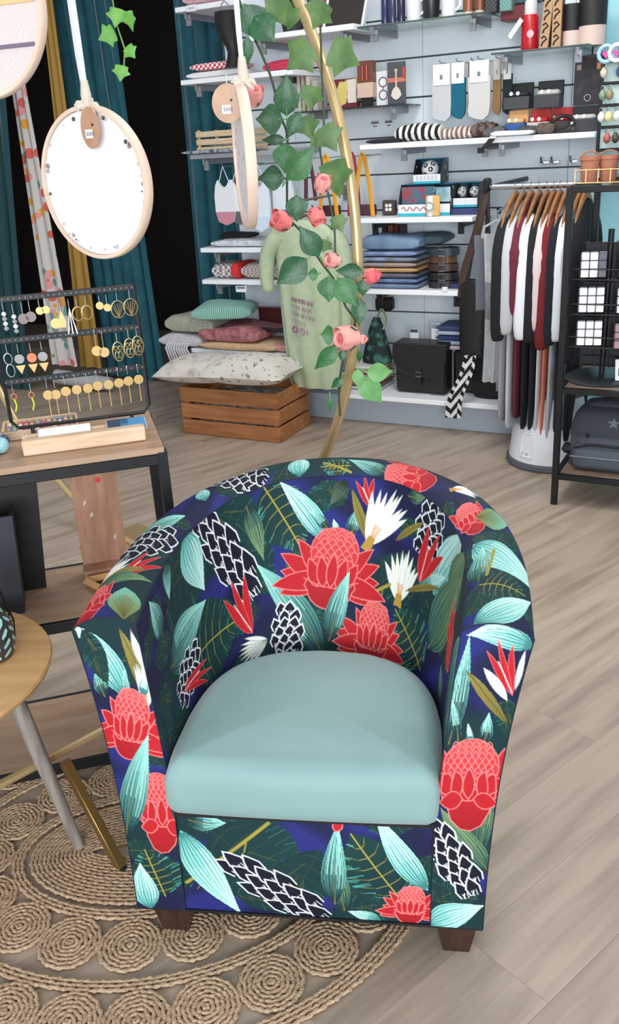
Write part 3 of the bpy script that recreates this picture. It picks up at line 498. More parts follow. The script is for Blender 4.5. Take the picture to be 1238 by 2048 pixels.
# jeans and belts
for k, (c, c2, w, lb) in enumerate((((96, 112, 140), (120, 134, 160), 0.34, 'grey blue folded jeans at the bottom of the stack'), ((70, 84, 120), (116, 140, 180), 0.33, 'folded blue jeans second from the bottom'), ((108, 104, 112), (90, 88, 100), 0.33, 'folded grey trousers third from the bottom'), ((196, 160, 110), (176, 140, 96), 0.33, 'folded camel trousers in the middle of the stack'), ((138, 144, 172), (170, 140, 100), 0.32, 'folded lavender blue trousers above the camel pair'), ((150, 158, 186), (90, 110, 120), 0.33, 'folded pale blue trousers in the upper stack'), ((92, 112, 156), (140, 160, 196), 0.32, 'folded mid blue jeans under the top pair'))):
    soft('folded_jeans', w, 0.25, 0.026, c, lb, -1.875, 4.60, 0.753 + k * 0.0275, c2, seed=40 + k, scale=7, group='trousers folded on the shelf', cat='trousers', sag=0.06)
soft('folded_jeans', 0.34, 0.25, 0.075, (96, 120, 150), 'faded blue jeans loosely folded on top of the stack', -1.87, 4.61, 0.946, (124, 148, 176), seed=48, scale=9, group='trousers folded on the shelf', cat='trousers', sag=0.3)
soft('folded_jeans', 0.2, 0.2, 0.05, (62, 82, 96), 'dark denim folded at the back right of the stack top', -1.70, 4.66, 0.965, (80, 100, 112), seed=49, scale=9, cat='trousers', sag=0.3)
for k, (u, c, lb) in enumerate(((-2.0, (40, 34, 36), 'dark book standing at the end of the jeans stack'), (-1.965, (120, 66, 44), 'rust brown book behind the jeans stack'), (-1.93, (84, 30, 40), 'wine red book behind the jeans stack'), (-1.895, (60, 56, 62), 'charcoal book behind the jeans stack'))):
    w1('book', MB().rbox((0, 0, 0.15), (0.03, 0.045, 0.3), 0.003), plain(c), lb, 'book', u, 4.768, 0.753)
for k, (c, r, z, lb) in enumerate(((((34, 34, 36)), 0.058, 0.753, 'coiled black leather belt at the bottom of the belts'), ((30, 28, 28), 0.062, 0.795, 'coiled black belt with silver buckle second from the bottom'), ((64, 44, 36), 0.06, 0.84, 'coiled dark brown leather belt'), ((92, 60, 40), 0.055, 0.88, 'coiled tan brown leather belt'), ((44, 56, 66), 0.064, 0.918, 'coiled slate blue belt on top'))):
    t = wt('coiled_belt', lb, 'belt', -1.60, 4.56, z, group='coiled belts'); pts = [((r * (0.35 + 0.65 * q / 14.0)) * 1.5 * math.cos(q), (r * (0.35 + 0.65 * q / 14.0)) * math.sin(q), 0.019) for q in [i * 0.35 for i in range(41)]]
    g = MB(); R = []
    for (x, y, zz) in pts: n = Vector((x, y, 0)).normalized() * 0.0022; R.append([(x - n.x, y - n.y, 0.001), (x + n.x, y + n.y, 0.001), (x + n.x, y + n.y, 0.037), (x - n.x, y - n.y, 0.037)])
    obj('strap', g.rings(R), plain(c, 0.4), t); obj('buckle', MB().tube([(0.02 + 0.018 * a, -r * 1.0, 0.019 + 0.016 * b2) for a, b2 in ((-1, -1), (1, -1), (1, 1), (-1, 1))], 0.003, 6, loop=True), STEEL, t)
w1('flat_box', MB().rbox((0, 0, 0.012), (0.13, 0.12, 0.024), 0.002), plain((40, 48, 96)), 'flat navy packet at the right end of the jeans shelf', 'box', -1.475, 4.58, 0.753)
for k, u in enumerate((-1.545, -1.455)): w1('price_tag', MB().rbox((0, 0, 0), (0.03, 0.003, 0.022), 0.001), CARD, ('white price label under the belts', 'white price label at the end of the jeans shelf')[k], 'label', u, 4.446, 0.762)
# bottom shelf
sb = wt('satchel', 'black leather satchel with rounded flap and buckle strap', 'bag', -1.70, 4.55, 0.186)
obj('body', MB().rbox((0, 0, 0.135), (0.29, 0.12, 0.262), 0.014), LEATHER, sb)
P = [(-0.15, 0.275), (0.15, 0.275), (0.152, 0.2), (0.13, 0.14), (0.07, 0.108), (0, 0.10), (-0.07, 0.108), (-0.13, 0.14), (-0.152, 0.2)]
fp = obj('flap', MB().prism(P, -0.078, -0.064), LEATHER, sb); obj('flap_top', MB().rbox((0, -0.006, 0.272), (0.30, 0.135, 0.014), 0.005), LEATHER, sb)
obj('strap', MB().rbox((0, -0.082, 0.10), (0.024, 0.006, 0.1), 0.002), LEATHER, sb); obj('buckle', MB().tube([(a * 0.014, -0.087, 0.115 + b2 * 0.012) for a, b2 in ((-1, -1), (1, -1), (1, 1), (-1, 1))], 0.0025, 6, loop=True), STEEL, sb); obj('pocket', MB().rbox((0.1, -0.066, 0.09), (0.085, 0.018, 0.15), 0.006), LEATHER, sb)
obj('piping', MB().tube([(x, -0.075, z) for x, z in P], 0.004, 6, loop=True), LEATHER, sb)
def loopstrap(t, pts, r=0.008, m=None, nm='strap', flat=0.4): return obj(nm, MB().tube(crom(pts, 24).tolist(), r, 6, flat=flat), m or LEATHER, t)
hb = wt('handbag', 'plain black handbag beside the striped scarf', 'bag', -1.32, 4.54, 0.186); obj('body', MB().rings([[(wd * math.cos(q), dd * math.sin(q), z) for q in [2 * PI * j / 24 for j in range(24)]] for (wd, dd, z) in ((0.085, 0.05, 0), (0.10, 0.06, 0.02), (0.105, 0.06, 0.15), (0.095, 0.045, 0.25), (0.09, 0.03, 0.262))]), mat('black_cloth', (18, 18, 21), 0.7), hb)
loopstrap(hb, [(-0.07, -0.02, 0.25), (-0.09, -0.06, 0.29), (0.0, -0.07, 0.30), (0.08, -0.04, 0.27)]); obj('ring', MB().tube([(-0.06 + 0.05 * math.cos(q), -0.066, 0.16 + 0.07 * math.sin(q)) for q in [2 * PI * j / 24 for j in range(24)]], 0.005, 6, loop=True), LEATHER, hb)
hb2 = wt('handbag', 'small dark green black bag between satchel and scarf', 'bag', -1.475, 4.60, 0.186); obj('body', MB().rbox((0, 0, 0.12), (0.13, 0.08, 0.24), 0.02), plain((24, 30, 28), 0.5), hb2); loopstrap(hb2, [(-0.05, 0, 0.235), (-0.03, -0.02, 0.28), (0.03, -0.02, 0.28), (0.05, 0, 0.235)])
G = []
for i in range(26):
    t_ = i / 25; z = 0.42 - 0.33 * t_; cxs = 0.045 - 0.085 * t_ + 0.01 * math.sin(7 * t_); wd = 0.03 + 0.012 * t_
    G.append([(cxs - wd + 2 * wd * j / 8, -0.03 * math.sin(t_ * 2) - 0.008 * math.cos(j * 1.3), z) for j in range(9)])
ssc = wt('striped_scarf', 'black and white chevron scarf hanging over the lowest shelf', 'scarf', -1.43, 4.375, 0.02)
for k_, (a_, b_) in enumerate(((0, 3), (2, 7), (6, 9))): obj('band', MB().sheet([[(p[0], p[1] - 0.001 * (k_ % 2), p[2]) for p in g[a_:b_]] for g in G], (0, 0.006, 0)), mat('chevron_cloth_%d' % (k_ % 2), (20, 20, 26), 0.9, c2=(222, 222, 224), kind='diag', scale=13, detail=0.0, stretch=((1, 0, 0.8), (-1, 0, 0.8))[k_ % 2], lo=0.45, hi=0.55), ssc)
for k in range(6): soft('magazine', 0.2, 0.22, 0.022, [(196, 196, 196), (120, 96, 84), (206, 200, 194), (150, 136, 128), (176, 150, 130), (210, 208, 204)][k], 'magazine %s in the pile beside the satchel' % ('at the bottom', 'second from bottom', 'third from bottom', 'third from top', 'second from top', 'on top')[k], -2.03, 4.58, 0.187 + k * 0.0235, seed=60 + k, cat='magazine', sag=0.02, rough=0.5, group='magazine pile')
cb = wt('fabric_bag', 'dark green patterned cone-shaped fabric bag on the magazines', 'bag', -1.985, 4.57, 0.33)
obj('body', MB().rings([[(wd * math.cos(q), wd * 0.6 * math.sin(q), z) for q in [2 * PI * j / 18 for j in range(18)]] for wd, z in ((0.085, 0), (0.09, 0.02), (0.07, 0.1), (0.045, 0.19), (0.02, 0.25))]), mat('dark_green_print', (18, 38, 38), 0.8, c2=(60, 112, 100), scale=22, lo=0.5, hi=0.62), cb); loopstrap(cb, [(0, 0, 0.24), (0.04, -0.02, 0.3), (0.06, 0, 0.24), (0.05, -0.03, 0.19)], 0.006, plain((130, 150, 110)), 'cord', 1.0)
t = wt('camera_case', 'small black case below the jeans shelf', 'case', -1.97, 4.66, 0.60); obj('case', MB().rbox((0, 0, 0.04), (0.1, 0.06, 0.07), 0.01), BLACK, t); obj('hook', MB().tube([(0, 0.13, 0.06), (0, 0.0, 0.06)], 0.003, 6), STEEL, t)
for k in range(5): soft('folded_shirt', 0.15, 0.2, 0.024, [(196, 180, 186), (150, 164, 190), (44, 60, 104), (170, 182, 200), (56, 74, 116)][k], 'folded shirt behind the satchel, %s of five' % ('lowest', 'second', 'middle', 'fourth', 'uppermost')[k], -1.56, 4.66, 0.42 + k * 0.026, seed=70 + k, cat='shirt', sag=0.03, group='striped shirt stack')
w1('gift_box', MB().rbox((0, 0, 0.115), (0.24, 0.14, 0.23), 0.004), plain((196, 200, 206), 0.5), 'pale grey box standing behind the satchel', 'box', -1.62, 4.70, 0.187)
for (u, hh, lb) in ((-1.655, 0.11, 'tall white ticket standing behind the satchel'), (-1.78, 0.075, 'short white ticket with black header behind the satchel')):
    t = wt('price_tag', lb, 'label', u, 4.615, 0.44); obj('tag', MB().rbox((0, 0, hh / 2), (0.05, 0.003, hh), 0.001), CARD, t); obj('print', MB().box((0, -0.0025, hh * 0.86), (0.044, 0.001, hh * 0.22)), plain((70, 72, 80) if hh < 0.1 else (150, 155, 165)), t); obj('stem', MB().tube([(0, 0, -0.25), (0, 0, 0.0)], 0.002, 6), STEEL, t)
# long black shoulder bag hanging before the jeans shelf end
lb = wt('shoulder_bag', 'tall black leather shoulder bag hanging from the rail arm', 'bag', -1.385, 4.44, 0.42)
obj('body', MB().rings([[(wd * math.cos(q), 0.03 * math.sin(q), z) for q in [2 * PI * j / 20 for j in range(20)]] for wd, z in ((0.06, 0), (0.075, 0.02), (0.08, 0.2), (0.078, 0.36), (0.06, 0.38))]), LEATHER, lb)
obj('strap', MB().tube([(-0.075, 0, 0.3), (-0.06, 0, 0.42), (0.0, 0, 0.6), (0.05, 0, 0.8)], [0.016, 0.02, 0.022, 0.018], 6, flat=0.35), plain((66, 44, 34), 0.5), lb); obj('strap', MB().tube([(-0.05, 0.012, 0.36), (-0.02, 0.012, 0.55), (0.035, 0.01, 0.72), (0.052, 0.0, 0.83)], 0.014, 6, flat=0.35), LEATHER, lb); obj('strap', MB().tube([(0.06, 0.012, 0.34), (0.06, 0.01, 0.6), (0.056, 0.0, 0.83)], 0.012, 6, flat=0.35), LEATHER, lb)
# ================================================================== CLOTHES
def cloth_mat(name, c, c2=None): return mat('garment_' + name, c, 0.92, c2=c2, scale=30, bump=0.1, bscale=150)
# sage sweatshirt facing the room
sw = wt('sweatshirt', 'sage green sweatshirt with purple print hanging behind the gold hoop', 'sweatshirt', -2.24, 4.26, 0)
SAGE = cloth_mat('sage', (176, 190, 160), (168, 182, 152))
prof = [(1.13, 0.075, 0.03), (1.10, 0.13, 0.04), (1.06, 0.17, 0.05), (0.95, 0.185, 0.055), (0.8, 0.18, 0.055), (0.6, 0.175, 0.055), (0.4, 0.165, 0.05), (0.3, 0.16, 0.05), (0.25, 0.145, 0.045)]
R = []
for (z, wx, dy) in prof:
    R.append([(0.02 * (1.1 - z) + wx * math.cos(q), dy * math.sin(q) + 0.008 * math.sin(9 * q + z * 3) * min(1, max(0, (1.05 - z) * 4)), z) for q in [2 * PI * j / 48 for j in range(48)]])
obj('body', MB().rings(R), SAGE, sw, ang=80)
for sx in (-1, 1):
    pts = [(sx * 0.15, 0, 1.06), (sx * 0.215, -0.015, 0.97), (sx * 0.235, -0.02, 0.86), (sx * 0.225, -0.03, 0.76)] if sx < 0 else [(0.15, 0.02, 1.06), (0.2, 0.03, 0.95), (0.205, 0.03, 0.8), (0.20, 0.03, 0.5)]
    obj('sleeve', MB().tube(crom(pts, 12).tolist(), [0.062, 0.066, 0.064, 0.06, 0.058, 0.056, 0.055, 0.053, 0.05, 0.047, 0.044, 0.038], 14, flat=0.75), SAGE, sw, ang=80)
PUR = plain((160, 138, 148), 0.9); PUR2 = plain((146, 92, 128), 0.9)
rr = random.Random(5)
for row, (n, z) in enumerate(((7, 0.735), (8, 0.70), (8, 0.662), (6, 0.625))):
    x = -0.075
    for k in range(n):
        wd = rr.choice((0.008, 0.012, 0.014)); sk = -0.0018 * k
        g = MB(); zz = z - 0.012 * k * 0.35
        g.box((x + wd / 2, -0.0625, zz), (0.0035, 0.003, 0.022))
        if wd > 0.008: g.box((x + wd / 2 + 0.005, -0.0625, zz + rr.choice((-0.009, 0.0, 0.009))), (0.007, 0.003, 0.0035)); g.box((x + wd / 2 + 0.009, -0.0625, zz), (0.003, 0.003, 0.018))
        obj('lettering', g, PUR if row else PUR2, sw); x += wd + 0.006
for x, z, mm in ((-0.06, 0.575, PUR2), (-0.015, 0.565, PUR)): obj('lettering', MB().tube([(x + 0.013 * math.cos(q), -0.0625, z + 0.016 * math.sin(q)) for q in [2 * PI * j / 16 for j in range(16)]], 0.005, 6, loop=True), mm, sw)
obj('lettering', MB().box((0.015, -0.0625, 0.56), (0.005, 0.003, 0.028)), PUR, sw)
shh = wt('hanger', 'dark hanger holding the sage sweatshirt', 'hanger', -2.24, 4.28, 1.12); obj('bar', MB().tube([(-0.15, 0, -0.04), (-0.06, 0, 0.01), (0, 0, 0.03), (0.06, 0, 0.01), (0.15, 0, -0.04)], 0.007, 8), plain((90, 70, 50)), shh); obj('hook', MB().tube([(0, 0, 0.03), (0, 0, 0.07), (0.02, 0, 0.09), (0.0, 0, 0.11), (-0.018, 0, 0.095)], 0.003, 6), STEEL, shh)
shr = wt('face_out_arm', 'steel display arm reaching from the wall above the sweatshirt', 'arm', -2.24, 4.22, 1.225); obj('arm', MB().tube([(0, 0.575, 0.0), (0, 0.0, 0.0), (0, -0.01, 0.02)], 0.007, 8), STEEL, shr); obj('plate', MB().rbox((0, 0.572, 0), (0.05, 0.006, 0.08), 0.002), STEEL, shr)
# rail with wooden hangers
RZ, RV = 1.265, 4.15
rl = wt('clothes_rail', 'chrome clothes rail fixed to the wall over the white stool', 'rail', 0, RV, RZ)
obj('bar', MB().tube([(-1.235, 0, 0), (-0.775, 0, 0)], 0.013, 14), CHROME, rl)
for u in (-1.23, -0.79): obj('arm', MB().tube([(u, 0.64, 0.0), (u, 0.0, 0.0)], 0.011, 10), STEEL if u > -1 else BLACKM, rl)
obj('end_cap', MB().rbox((-1.24, -0.01, 0.01), (0.03, 0.05, 0.06), 0.008), BLACKM, rl)
fa = wt('face_out_arm', 'slanting steel hook arm at the left end of the rail', 'arm', -1.20, 4.30, 1.21); obj('arm', MB().tube([(0.0, 0.49, 0.02), (0.0, 0.1, -0.02), (-0.0, -0.1, -0.06), (-0.0, -0.12, -0.04)], 0.008, 8), CHROME, fa); obj('plate', MB().rbox((0, 0.488, 0.02), (0.05, 0.006, 0.1), 0.002), WHITE, fa)
for k, u in enumerate((-1.14, -1.09, -1.0)):
    t = wt('rail_clip', 'small chrome clip on the slat wall above the rail, %s from the left' % ORD[k], 'clip', u, 4.74, 1.335); obj('hook', MB().tube([(0, 0.05, 0), (0, 0, 0), (0, -0.03, 0.005), (0, -0.04, 0.03)], 0.006, 8), CHROME, t); obj('plate', MB().rbox((0, 0.045, 0), (0.05, 0.01, 0.02), 0.002), CHROME, t)
HM = [MB().tube([(0, -0.205, -0.155), (0, -0.17, -0.115), (0, -0.08, -0.06), (0, -0.02, -0.035), (0, 0.02, -0.035), (0, 0.08, -0.06), (0, 0.17, -0.115), (0, 0.205, -0.155)], [0.008, 0.013, 0.018, 0.02, 0.02, 0.018, 0.013, 0.008], 10, flat=1.0).mesh('bar', WOODH), MB().tube([(0, 0, -0.03), (0, 0, -0.002), (0, 0.013, 0.012), (0, 0.0, 0.02), (0, -0.014, 0.011)], 0.0022, 6).mesh('hook', STEEL)]
for v in HM[0].vertices: v.co.x *= 0.55
def garment(name, u, c, label, zt=1.238, zs=0.62, zb=0.20, hw=0.19, th=0.018, sl=None, cat='sweater', c2=None, slw=0.029, tilt=0.0):
    t = wt(name, label, cat, u, RV, 0, rz=tilt); m = cloth_mat('%d_%d_%d_%s' % (*c, name), c, c2); r = random.Random(int(u * 1000)); ph = r.uniform(0, 6)
    lev = [(zt - 0.032, 0.055, 0.5), (zt - 0.05, 0.10, 0.75), (zt - 0.08, 0.15, 0.95), (zt - 0.115, hw, 1.0), (zt - 0.25, hw, 1.2), ((zt + zb) / 2, hw * 0.96, 1.2), (zb + 0.15, hw * 0.95, 1.15), (zb + 0.03, hw * 0.93, 1.0), (zb, hw * 0.88, 0.7)]
    R = [[(th * k * math.cos(q) * (1 + 0.25 * math.sin(3 * q + ph + z * 4)), w_ * math.sin(q), z - 0.01 * math.cos(2 * q)) for q in [2 * PI * j / 22 for j in range(22)]] for z, w_, k in lev]
    obj('body', MB().rings(R), m, t, ang=80)
    ms = cloth_mat('%d_%d_%d_sleeve' % sl, sl) if sl else m
    for sy in (-1, 1):
        zz = zs if sy < 0 else zs + 0.03
        pts = [(0, sy * (hw - 0.075), zt - 0.085), (0.001, sy * (hw - 0.01), zt - 0.135), (0.002, sy * (hw + 0.028), zt - 0.215), (0.004, sy * (hw + 0.045), (zt + zz) / 2 - 0.02), (0.0, sy * (hw + 0.04), zz + 0.05), (0.0, sy * (hw + 0.035), zz)]
        obj('sleeve', MB().tube(crom(pts, 11).tolist(), [slw * k for k in (0.45, 0.75, 1.0, 1.15, 1.25, 1.28, 1.25, 1.2, 1.15, 1.0, 0.85)], 12), ms, t, ang=80)
    h = wt('wooden_hanger', 'wooden hanger carrying the ' + label[:60].split(' with ')[0].split(' on ')[0], 'hanger', u, RV, RZ - 0.003, rz=tilt, group='wooden hangers on the rail'); obj('bar', HM[0], None, h); obj('hook', HM[1], None, h)
    return t
garment('sweater', -1.115, (150, 152, 156), 'mid grey sweater with black sleeves, leftmost on the rail', zs=0.63, zb=0.22, sl=(20, 20, 24))
garment('sweater', -1.08, (186, 188, 192), 'light grey sweater with grey sleeves next to the leftmost sweater', zs=0.66, zb=0.19)
garment('sweater', -1.045, (98, 34, 50), 'maroon sweater second beside the white sleeve', zs=0.75, zb=0.24)
garment('sweater', -1.01, (18, 20, 30), 'black sweater with broad white sleeves on the rail', zs=0.64, zb=0.19, sl=(226, 229, 234), slw=0.03)
garment('sweater', -0.975, (26, 27, 34), 'plain black sweater in the middle of the rail', zs=0.63, zb=0.19, sl=(24, 24, 28))
garment('shirt', -0.945, (206, 208, 214), 'white striped shirt with pale pink sleeves on the rail', zs=0.68, zb=0.19, sl=(214, 196, 196), cat='shirt', th=0.012)
garment('shirt', -0.918, (206, 120, 92), 'salmon orange shirt with dark red sleeves on the rail', zs=0.60, zb=0.17, sl=(112, 26, 32), cat='shirt', th=0.012)
garment('sweater', -0.888, (170, 174, 182), 'silver grey sweater with navy sleeves on the rail', zs=0.62, zb=0.15, sl=(22, 26, 38), slw=0.03)
garment('shirt', -0.858, (22, 26, 38), 'navy shirt with long white sleeves near the black rack', zs=0.64, zb=0.19, sl=(220, 224, 230), cat='shirt', th=0.013)
garment('sweater', -0.828, (172, 172, 174), 'ash grey cardigan with grey collar by the black rack post', zs=0.70, zb=0.20, cat='cardigan')
garment('jacket', -0.806, (16, 17, 22), 'long black jacket rightmost on the rail', zs=0.55, zb=0.15, cat='jacket', slw=0.032, th=0.022)
# grey checked scarf on a plastic hanger
G = []
for i in range(17):
    t_ = i / 16; z = 1.06 - 0.70 * t_
    G.append([(-0.062 + 0.125 * j / 12 + 0.01 * math.sin(t_ * 3), 0.014 * math.sin(j * 1.6 + t_ * 2) , z) for j in range(13)])
ck = wt('checked_scarf', 'long scarf in large light and dark grey blocks beside the rail', 'scarf', -1.205, 4.185, 0)
for k, (a, b2, c) in enumerate(((0, 5, (196, 199, 203)), (5, 9, (140, 144, 150)), (9, 17, (190, 193, 197)))):
    obj('block', MB().sheet(G[a:min(b2 + 1, 17)], (0, 0.01, 0)), cloth_mat('check%d' % k, c, (c[0] - 14, c[1] - 14, c[2] - 14)), ck, ang=80)
obj('side_fold', MB().sheet([[(p[0] - 0.055 + 0.004 * q, p[1] + 0.03 + 0.012 * q, p[2] - 0.01) for q, p in ((0, g[0]), (4, g[3]), (8, g[5]))] for g in G[:9]], (0, 0.01, 0)), cloth_mat('check_dark', (112, 118, 126)), ck, ang=80)
obj('fringe', MB().sheet([[(p[0], p[1], p[2] - dz) for p in G[-1][7:]] for dz in (0.0, 0.02, 0.045)], (0, 0.006, 0)), cloth_mat('check_fringe', (150, 152, 158)), ck)
ch = wt('hanger', 'clear plastic hanger holding the checked scarf', 'hanger', -1.205, 4.19, 1.09); obj('bar', MB().tube([(-0.07, 0, -0.05), (-0.06, 0, 0.0), (0, 0, 0.03), (0.06, 0, 0.0), (0.07, 0, -0.05)], 0.006, 8), mat('clear_plastic', (214, 222, 226), 0.15, trans=0.4), ch); obj('hook', MB().tube([(0, 0, 0.03), (0, 0.0, 0.06), (0, 0.012, 0.075), (0, -0.004, 0.088)], 0.003, 6), STEEL, ch)
# kick stool
ks = wt('step_stool', 'round white plastic step stool with dark rubber foot ring', 'stool', -0.905, 4.165, 0)
obj('foot_ring', MB().lathe([(0.205, 0.0), (0.212, 0.01), (0.21, 0.03), (0.2, 0.035)], seg=40), plain((84, 88, 94), 0.7), ks)
obj('lower_body', MB().lathe([(0.2, 0.03), (0.185, 0.16), (0.178, 0.2), (0.17, 0.205)], seg=40), plain((222, 226, 232), 0.4), ks); obj('upper_body', MB().lathe([(0.165, 0.2), (0.15, 0.33), (0.145, 0.345)], seg=40), plain((218, 222, 228), 0.4), ks); obj('top', MB().lathe([(0.15, 0.34), (0.148, 0.362), (0.12, 0.366)], seg=40), plain((90, 94, 100), 0.7), ks)
hp = MB(); a0 = -PI / 2 - 0.42
for (r, z0, z1, da, dd) in ((0.189, 0.065, 0.175, 0.16, 0.012),): 
    Gp = [[((r - (z - 0.1) * 0.14 + 0.002) * math.cos(a), (r - (z - 0.1) * 0.14 + 0.002) * math.sin(a), z) for a in np.linspace(a0 - da, a0 + da, 8)] for z in np.linspace(z0, z1, 6)]
    hp.rings(Gp, closed=False, cap=False)
obj('grip_recess', hp, plain((176, 184, 194), 0.5), ks)
obj('recess_frame', MB().tube(Gp[0] + [r_[-1] for r_ in Gp[1:]] + Gp[-1][-2::-1] + [r_[0] for r_ in Gp[-2:0:-1]], 0.006, 6, loop=True), plain((228, 232, 238), 0.4), ks)
# ================================================================== BLACK RACK ON THE RIGHT
rk = wt('shelf_rack', 'black metal shelving rack with wooden decks', 'rack', -0.76, 3.61, 0)
RW, RD, RH = 0.9, 0.545, 1.29
for x in (0, RW):
    for y in (0, RD): obj('post', MB().rbox((x, y, RH / 2), (0.026, 0.026, RH), 0.003), BLACKM, rk)
DECK = mat('rack_wood', (140, 116, 102), 0.5, c2=(112, 92, 82), scale=4, stretch=(2, 20, 20))
for z in (0.14, 0.515):
    for y in (0, RD): obj('rail', MB().rbox((RW / 2, y, z - 0.012), (RW, 0.022, 0.024), 0.002), BLACKM, rk)
    for x in (0, RW): obj('rail', MB().rbox((x, RD / 2, z - 0.012), (0.022, RD, 0.024), 0.002), BLACKM, rk)
    obj('deck', MB().rbox((RW / 2, RD / 2, z - 0.006), (RW - 0.028, RD - 0.024, 0.014), 0.002), DECK, rk)
for y in (0, RD): obj('rail', MB().rbox((RW / 2, y, RH - 0.012), (RW, 0.024, 0.024), 0.002), BLACKM, rk)
for x in (0, RW): obj('rail', MB().rbox((x, RD / 2, RH - 0.012), (0.024, RD, 0.024), 0.002), BLACKM, rk)
obj('deck', MB().rbox((RW / 2 + 0.06, RD / 2 - 0.14, RH - 0.002), (RW - 0.15, 0.22, 0.006), 0.001), BLACKM, rk)
# wire basket with terracotta pots on the rack top
bk = wt('wire_basket', 'copper wire basket on top of the black rack', 'basket', -0.63, 3.73, 1.2915); CW = mat('copper_wire', (206, 150, 104), 0.3, 0.7)
for z in (0.004, 0.05):
    obj('ring', MB().tube([(-0.13, -0.055, z), (0.2, -0.055, z), (0.2, 0.055, z), (-0.13, 0.055, z)], 0.0025, 6, loop=True), CW, bk)
for x in (-0.13, -0.09, -0.045, 0.0, 0.045, 0.09, 0.14, 0.2):
    for y in (-0.055, 0.055): obj('wire', MB().tube([(x, y, 0.003), (x, y, 0.055)], 0.002, 5), CW, bk)
for x in (-0.09, -0.03, 0.03, 0.09, 0.15): obj('wire', MB().tube([(x, -0.055, 0.003), (x, 0.055, 0.003)], 0.002, 5), CW, bk)
TER = mat('terracotta', (178, 118, 92), 0.7, c2=(164, 104, 80), scale=20)
def pot(du, dv, label):
    t = wt('terracotta_pot', label, 'pot', -0.63 + du, 3.73 + dv, 1.298); obj('body', MB().lathe([(0.028, 0.0), (0.036, 0.075), (0.039, 0.078), (0.039, 0.092), (0.034, 0.092), (0.03, 0.02)], seg=24), TER, t); obj('handle', MB().tube([(0.03 * math.cos(q), 0.0, 0.09 + 0.018 * math.sin(q)) for q in [PI * j / 10 for j in range(11)]], 0.003, 6), TER, t)
pot(-0.085, -0.01, 'terracotta pot leftmost in the copper wire basket'); pot(-0.02, 0.015, 'terracotta pot second in the copper wire basket'); pot(0.06, -0.01, 'terracotta pot third in the copper wire basket'); pot(0.13, 0.01, 'terracotta pot fourth in the copper wire basket')
# rotating wire display with puzzle cubes
ds = wt('wire_display', 'black rotating wire display on the middle rack shelf', 'display', -0.63, 3.79, 0.5165)
obj('base_disc', MB().lathe([(0.15, 0), (0.152, 0.006), (0.14, 0.014), (0.02, 0.018)], seg=36), plain((40, 46, 50), 0.35), ds); obj('pole', MB().tube([(0, 0, 0.015), (0, 0, 0.60)], 0.012, 10), BLACKM, ds)
for k in range(5):
    for x in (-0.13, 0.13): pass
gw = []
for x in (-0.085, -0.03, 0.03, 0.085, 0.14): obj('grid_wire', MB().tube([(x, -0.02, 0.05), (x, -0.02, 0.56)], 0.002, 5), BLACKM, ds)
for z in (0.06, 0.1, 0.14, 0.26, 0.28, 0.40, 0.42, 0.55): obj('grid_wire', MB().tube([(-0.1, -0.02, z), (0.16, -0.02, z)], 0.002, 5), BLACKM, ds)
obj('back_panel', MB().rbox((0.03, 0.005, 0.3), (0.25, 0.008, 0.5), 0.002), plain((24, 27, 34), 0.5), ds)
def cube(du, dv, z, cols, label, s=0.098, tilt=0.0):
    t = wt('puzzle_cube', label, 'cube', -0.63 + du, 3.79 + dv, z, rz=0.25); t.rotation_euler = (-0.25, 0, WA + 0.2 + tilt)
    obj('core', MB().rbox((0, 0, s / 2), (s, s, s), 0.003), plain((28, 29, 34), 0.4), t); p = s / 3
    for i in range(3):
        for j in range(3):
            obj('tile', MB().rbox((-s / 2 + p * (i + 0.5), -s / 2, p * (j + 0.5)), (p * 0.88, 0.004, p * 0.88), 0.0015), plain(cols[0] if i < cols[2] else cols[1], 0.3), t)
            obj('tile', MB().rbox((-s / 2 + p * (i + 0.5), -s / 2 + p * (j + 0.5), s), (p * 0.88, p * 0.88, 0.004), 0.0015), plain((150, 152, 156), 0.3), t)
            obj('tile', MB().rbox((-s / 2, -s / 2 + p * (i + 0.5), p * (j + 0.5)), (0.004, p * 0.88, p * 0.88), 0.0015), plain((60, 62, 68), 0.3), t)
WHT = (228, 231, 238)
cube(-0.045, -0.085, 0.935, (WHT, (84, 86, 98), 2), 'white and slate puzzle cube, top of the three on the wire display'); cube(-0.045, -0.085, 0.80, (WHT, WHT, 3), 'all white puzzle cube, middle of the three on the wire display'); cube(-0.045, -0.085, 0.668, (WHT, WHT, 3), 'all white puzzle cube, lowest of the three on the wire display')
for k, (z, c) in enumerate(((0.94, (84, 86, 98)), (0.80, (206, 210, 216)), (0.66, (150, 90, 104)))): cube(0.10, -0.08, z, (c, c, 3), ('slate puzzle cube cut by the frame, upper row', 'pale puzzle cube cut by the frame, middle row', 'rosy puzzle cube cut by the frame, lower row')[k])
for k, z in enumerate((0.405, 0.27, 0.14)):
    obj('pocket_wire', MB().tube([(-0.11, -0.02, z), (-0.11, -0.15, z + 0.02), (0.17, -0.15, z + 0.02), (0.17, -0.02, z)], 0.0022, 5), BLACKM, ds); obj('pocket_wire', MB().tube([(-0.11, -0.02, z + 0.04), (-0.11, -0.15, z + 0.06), (0.17, -0.15, z + 0.06), (0.17, -0.02, z + 0.04)], 0.0022, 5), BLACKM, ds)
cc = wt('greeting_card', 'white card with dark letter strokes on the wire display base', 'card', -0.53, 3.70, 0.5345); obj('card', MB().prism([(-0.03, 0.0), (0.08, 0.0), (0.08, 0.105), (-0.035, 0.085)], 0, 0.004), CARD, cc); obj('lettering', MB().tube([(-0.018, -0.001, 0.02), (-0.018, -0.001, 0.05), (-0.006, -0.001, 0.055), (0.004, -0.001, 0.02)], 0.0018, 5), plain((60, 60, 66)), cc)
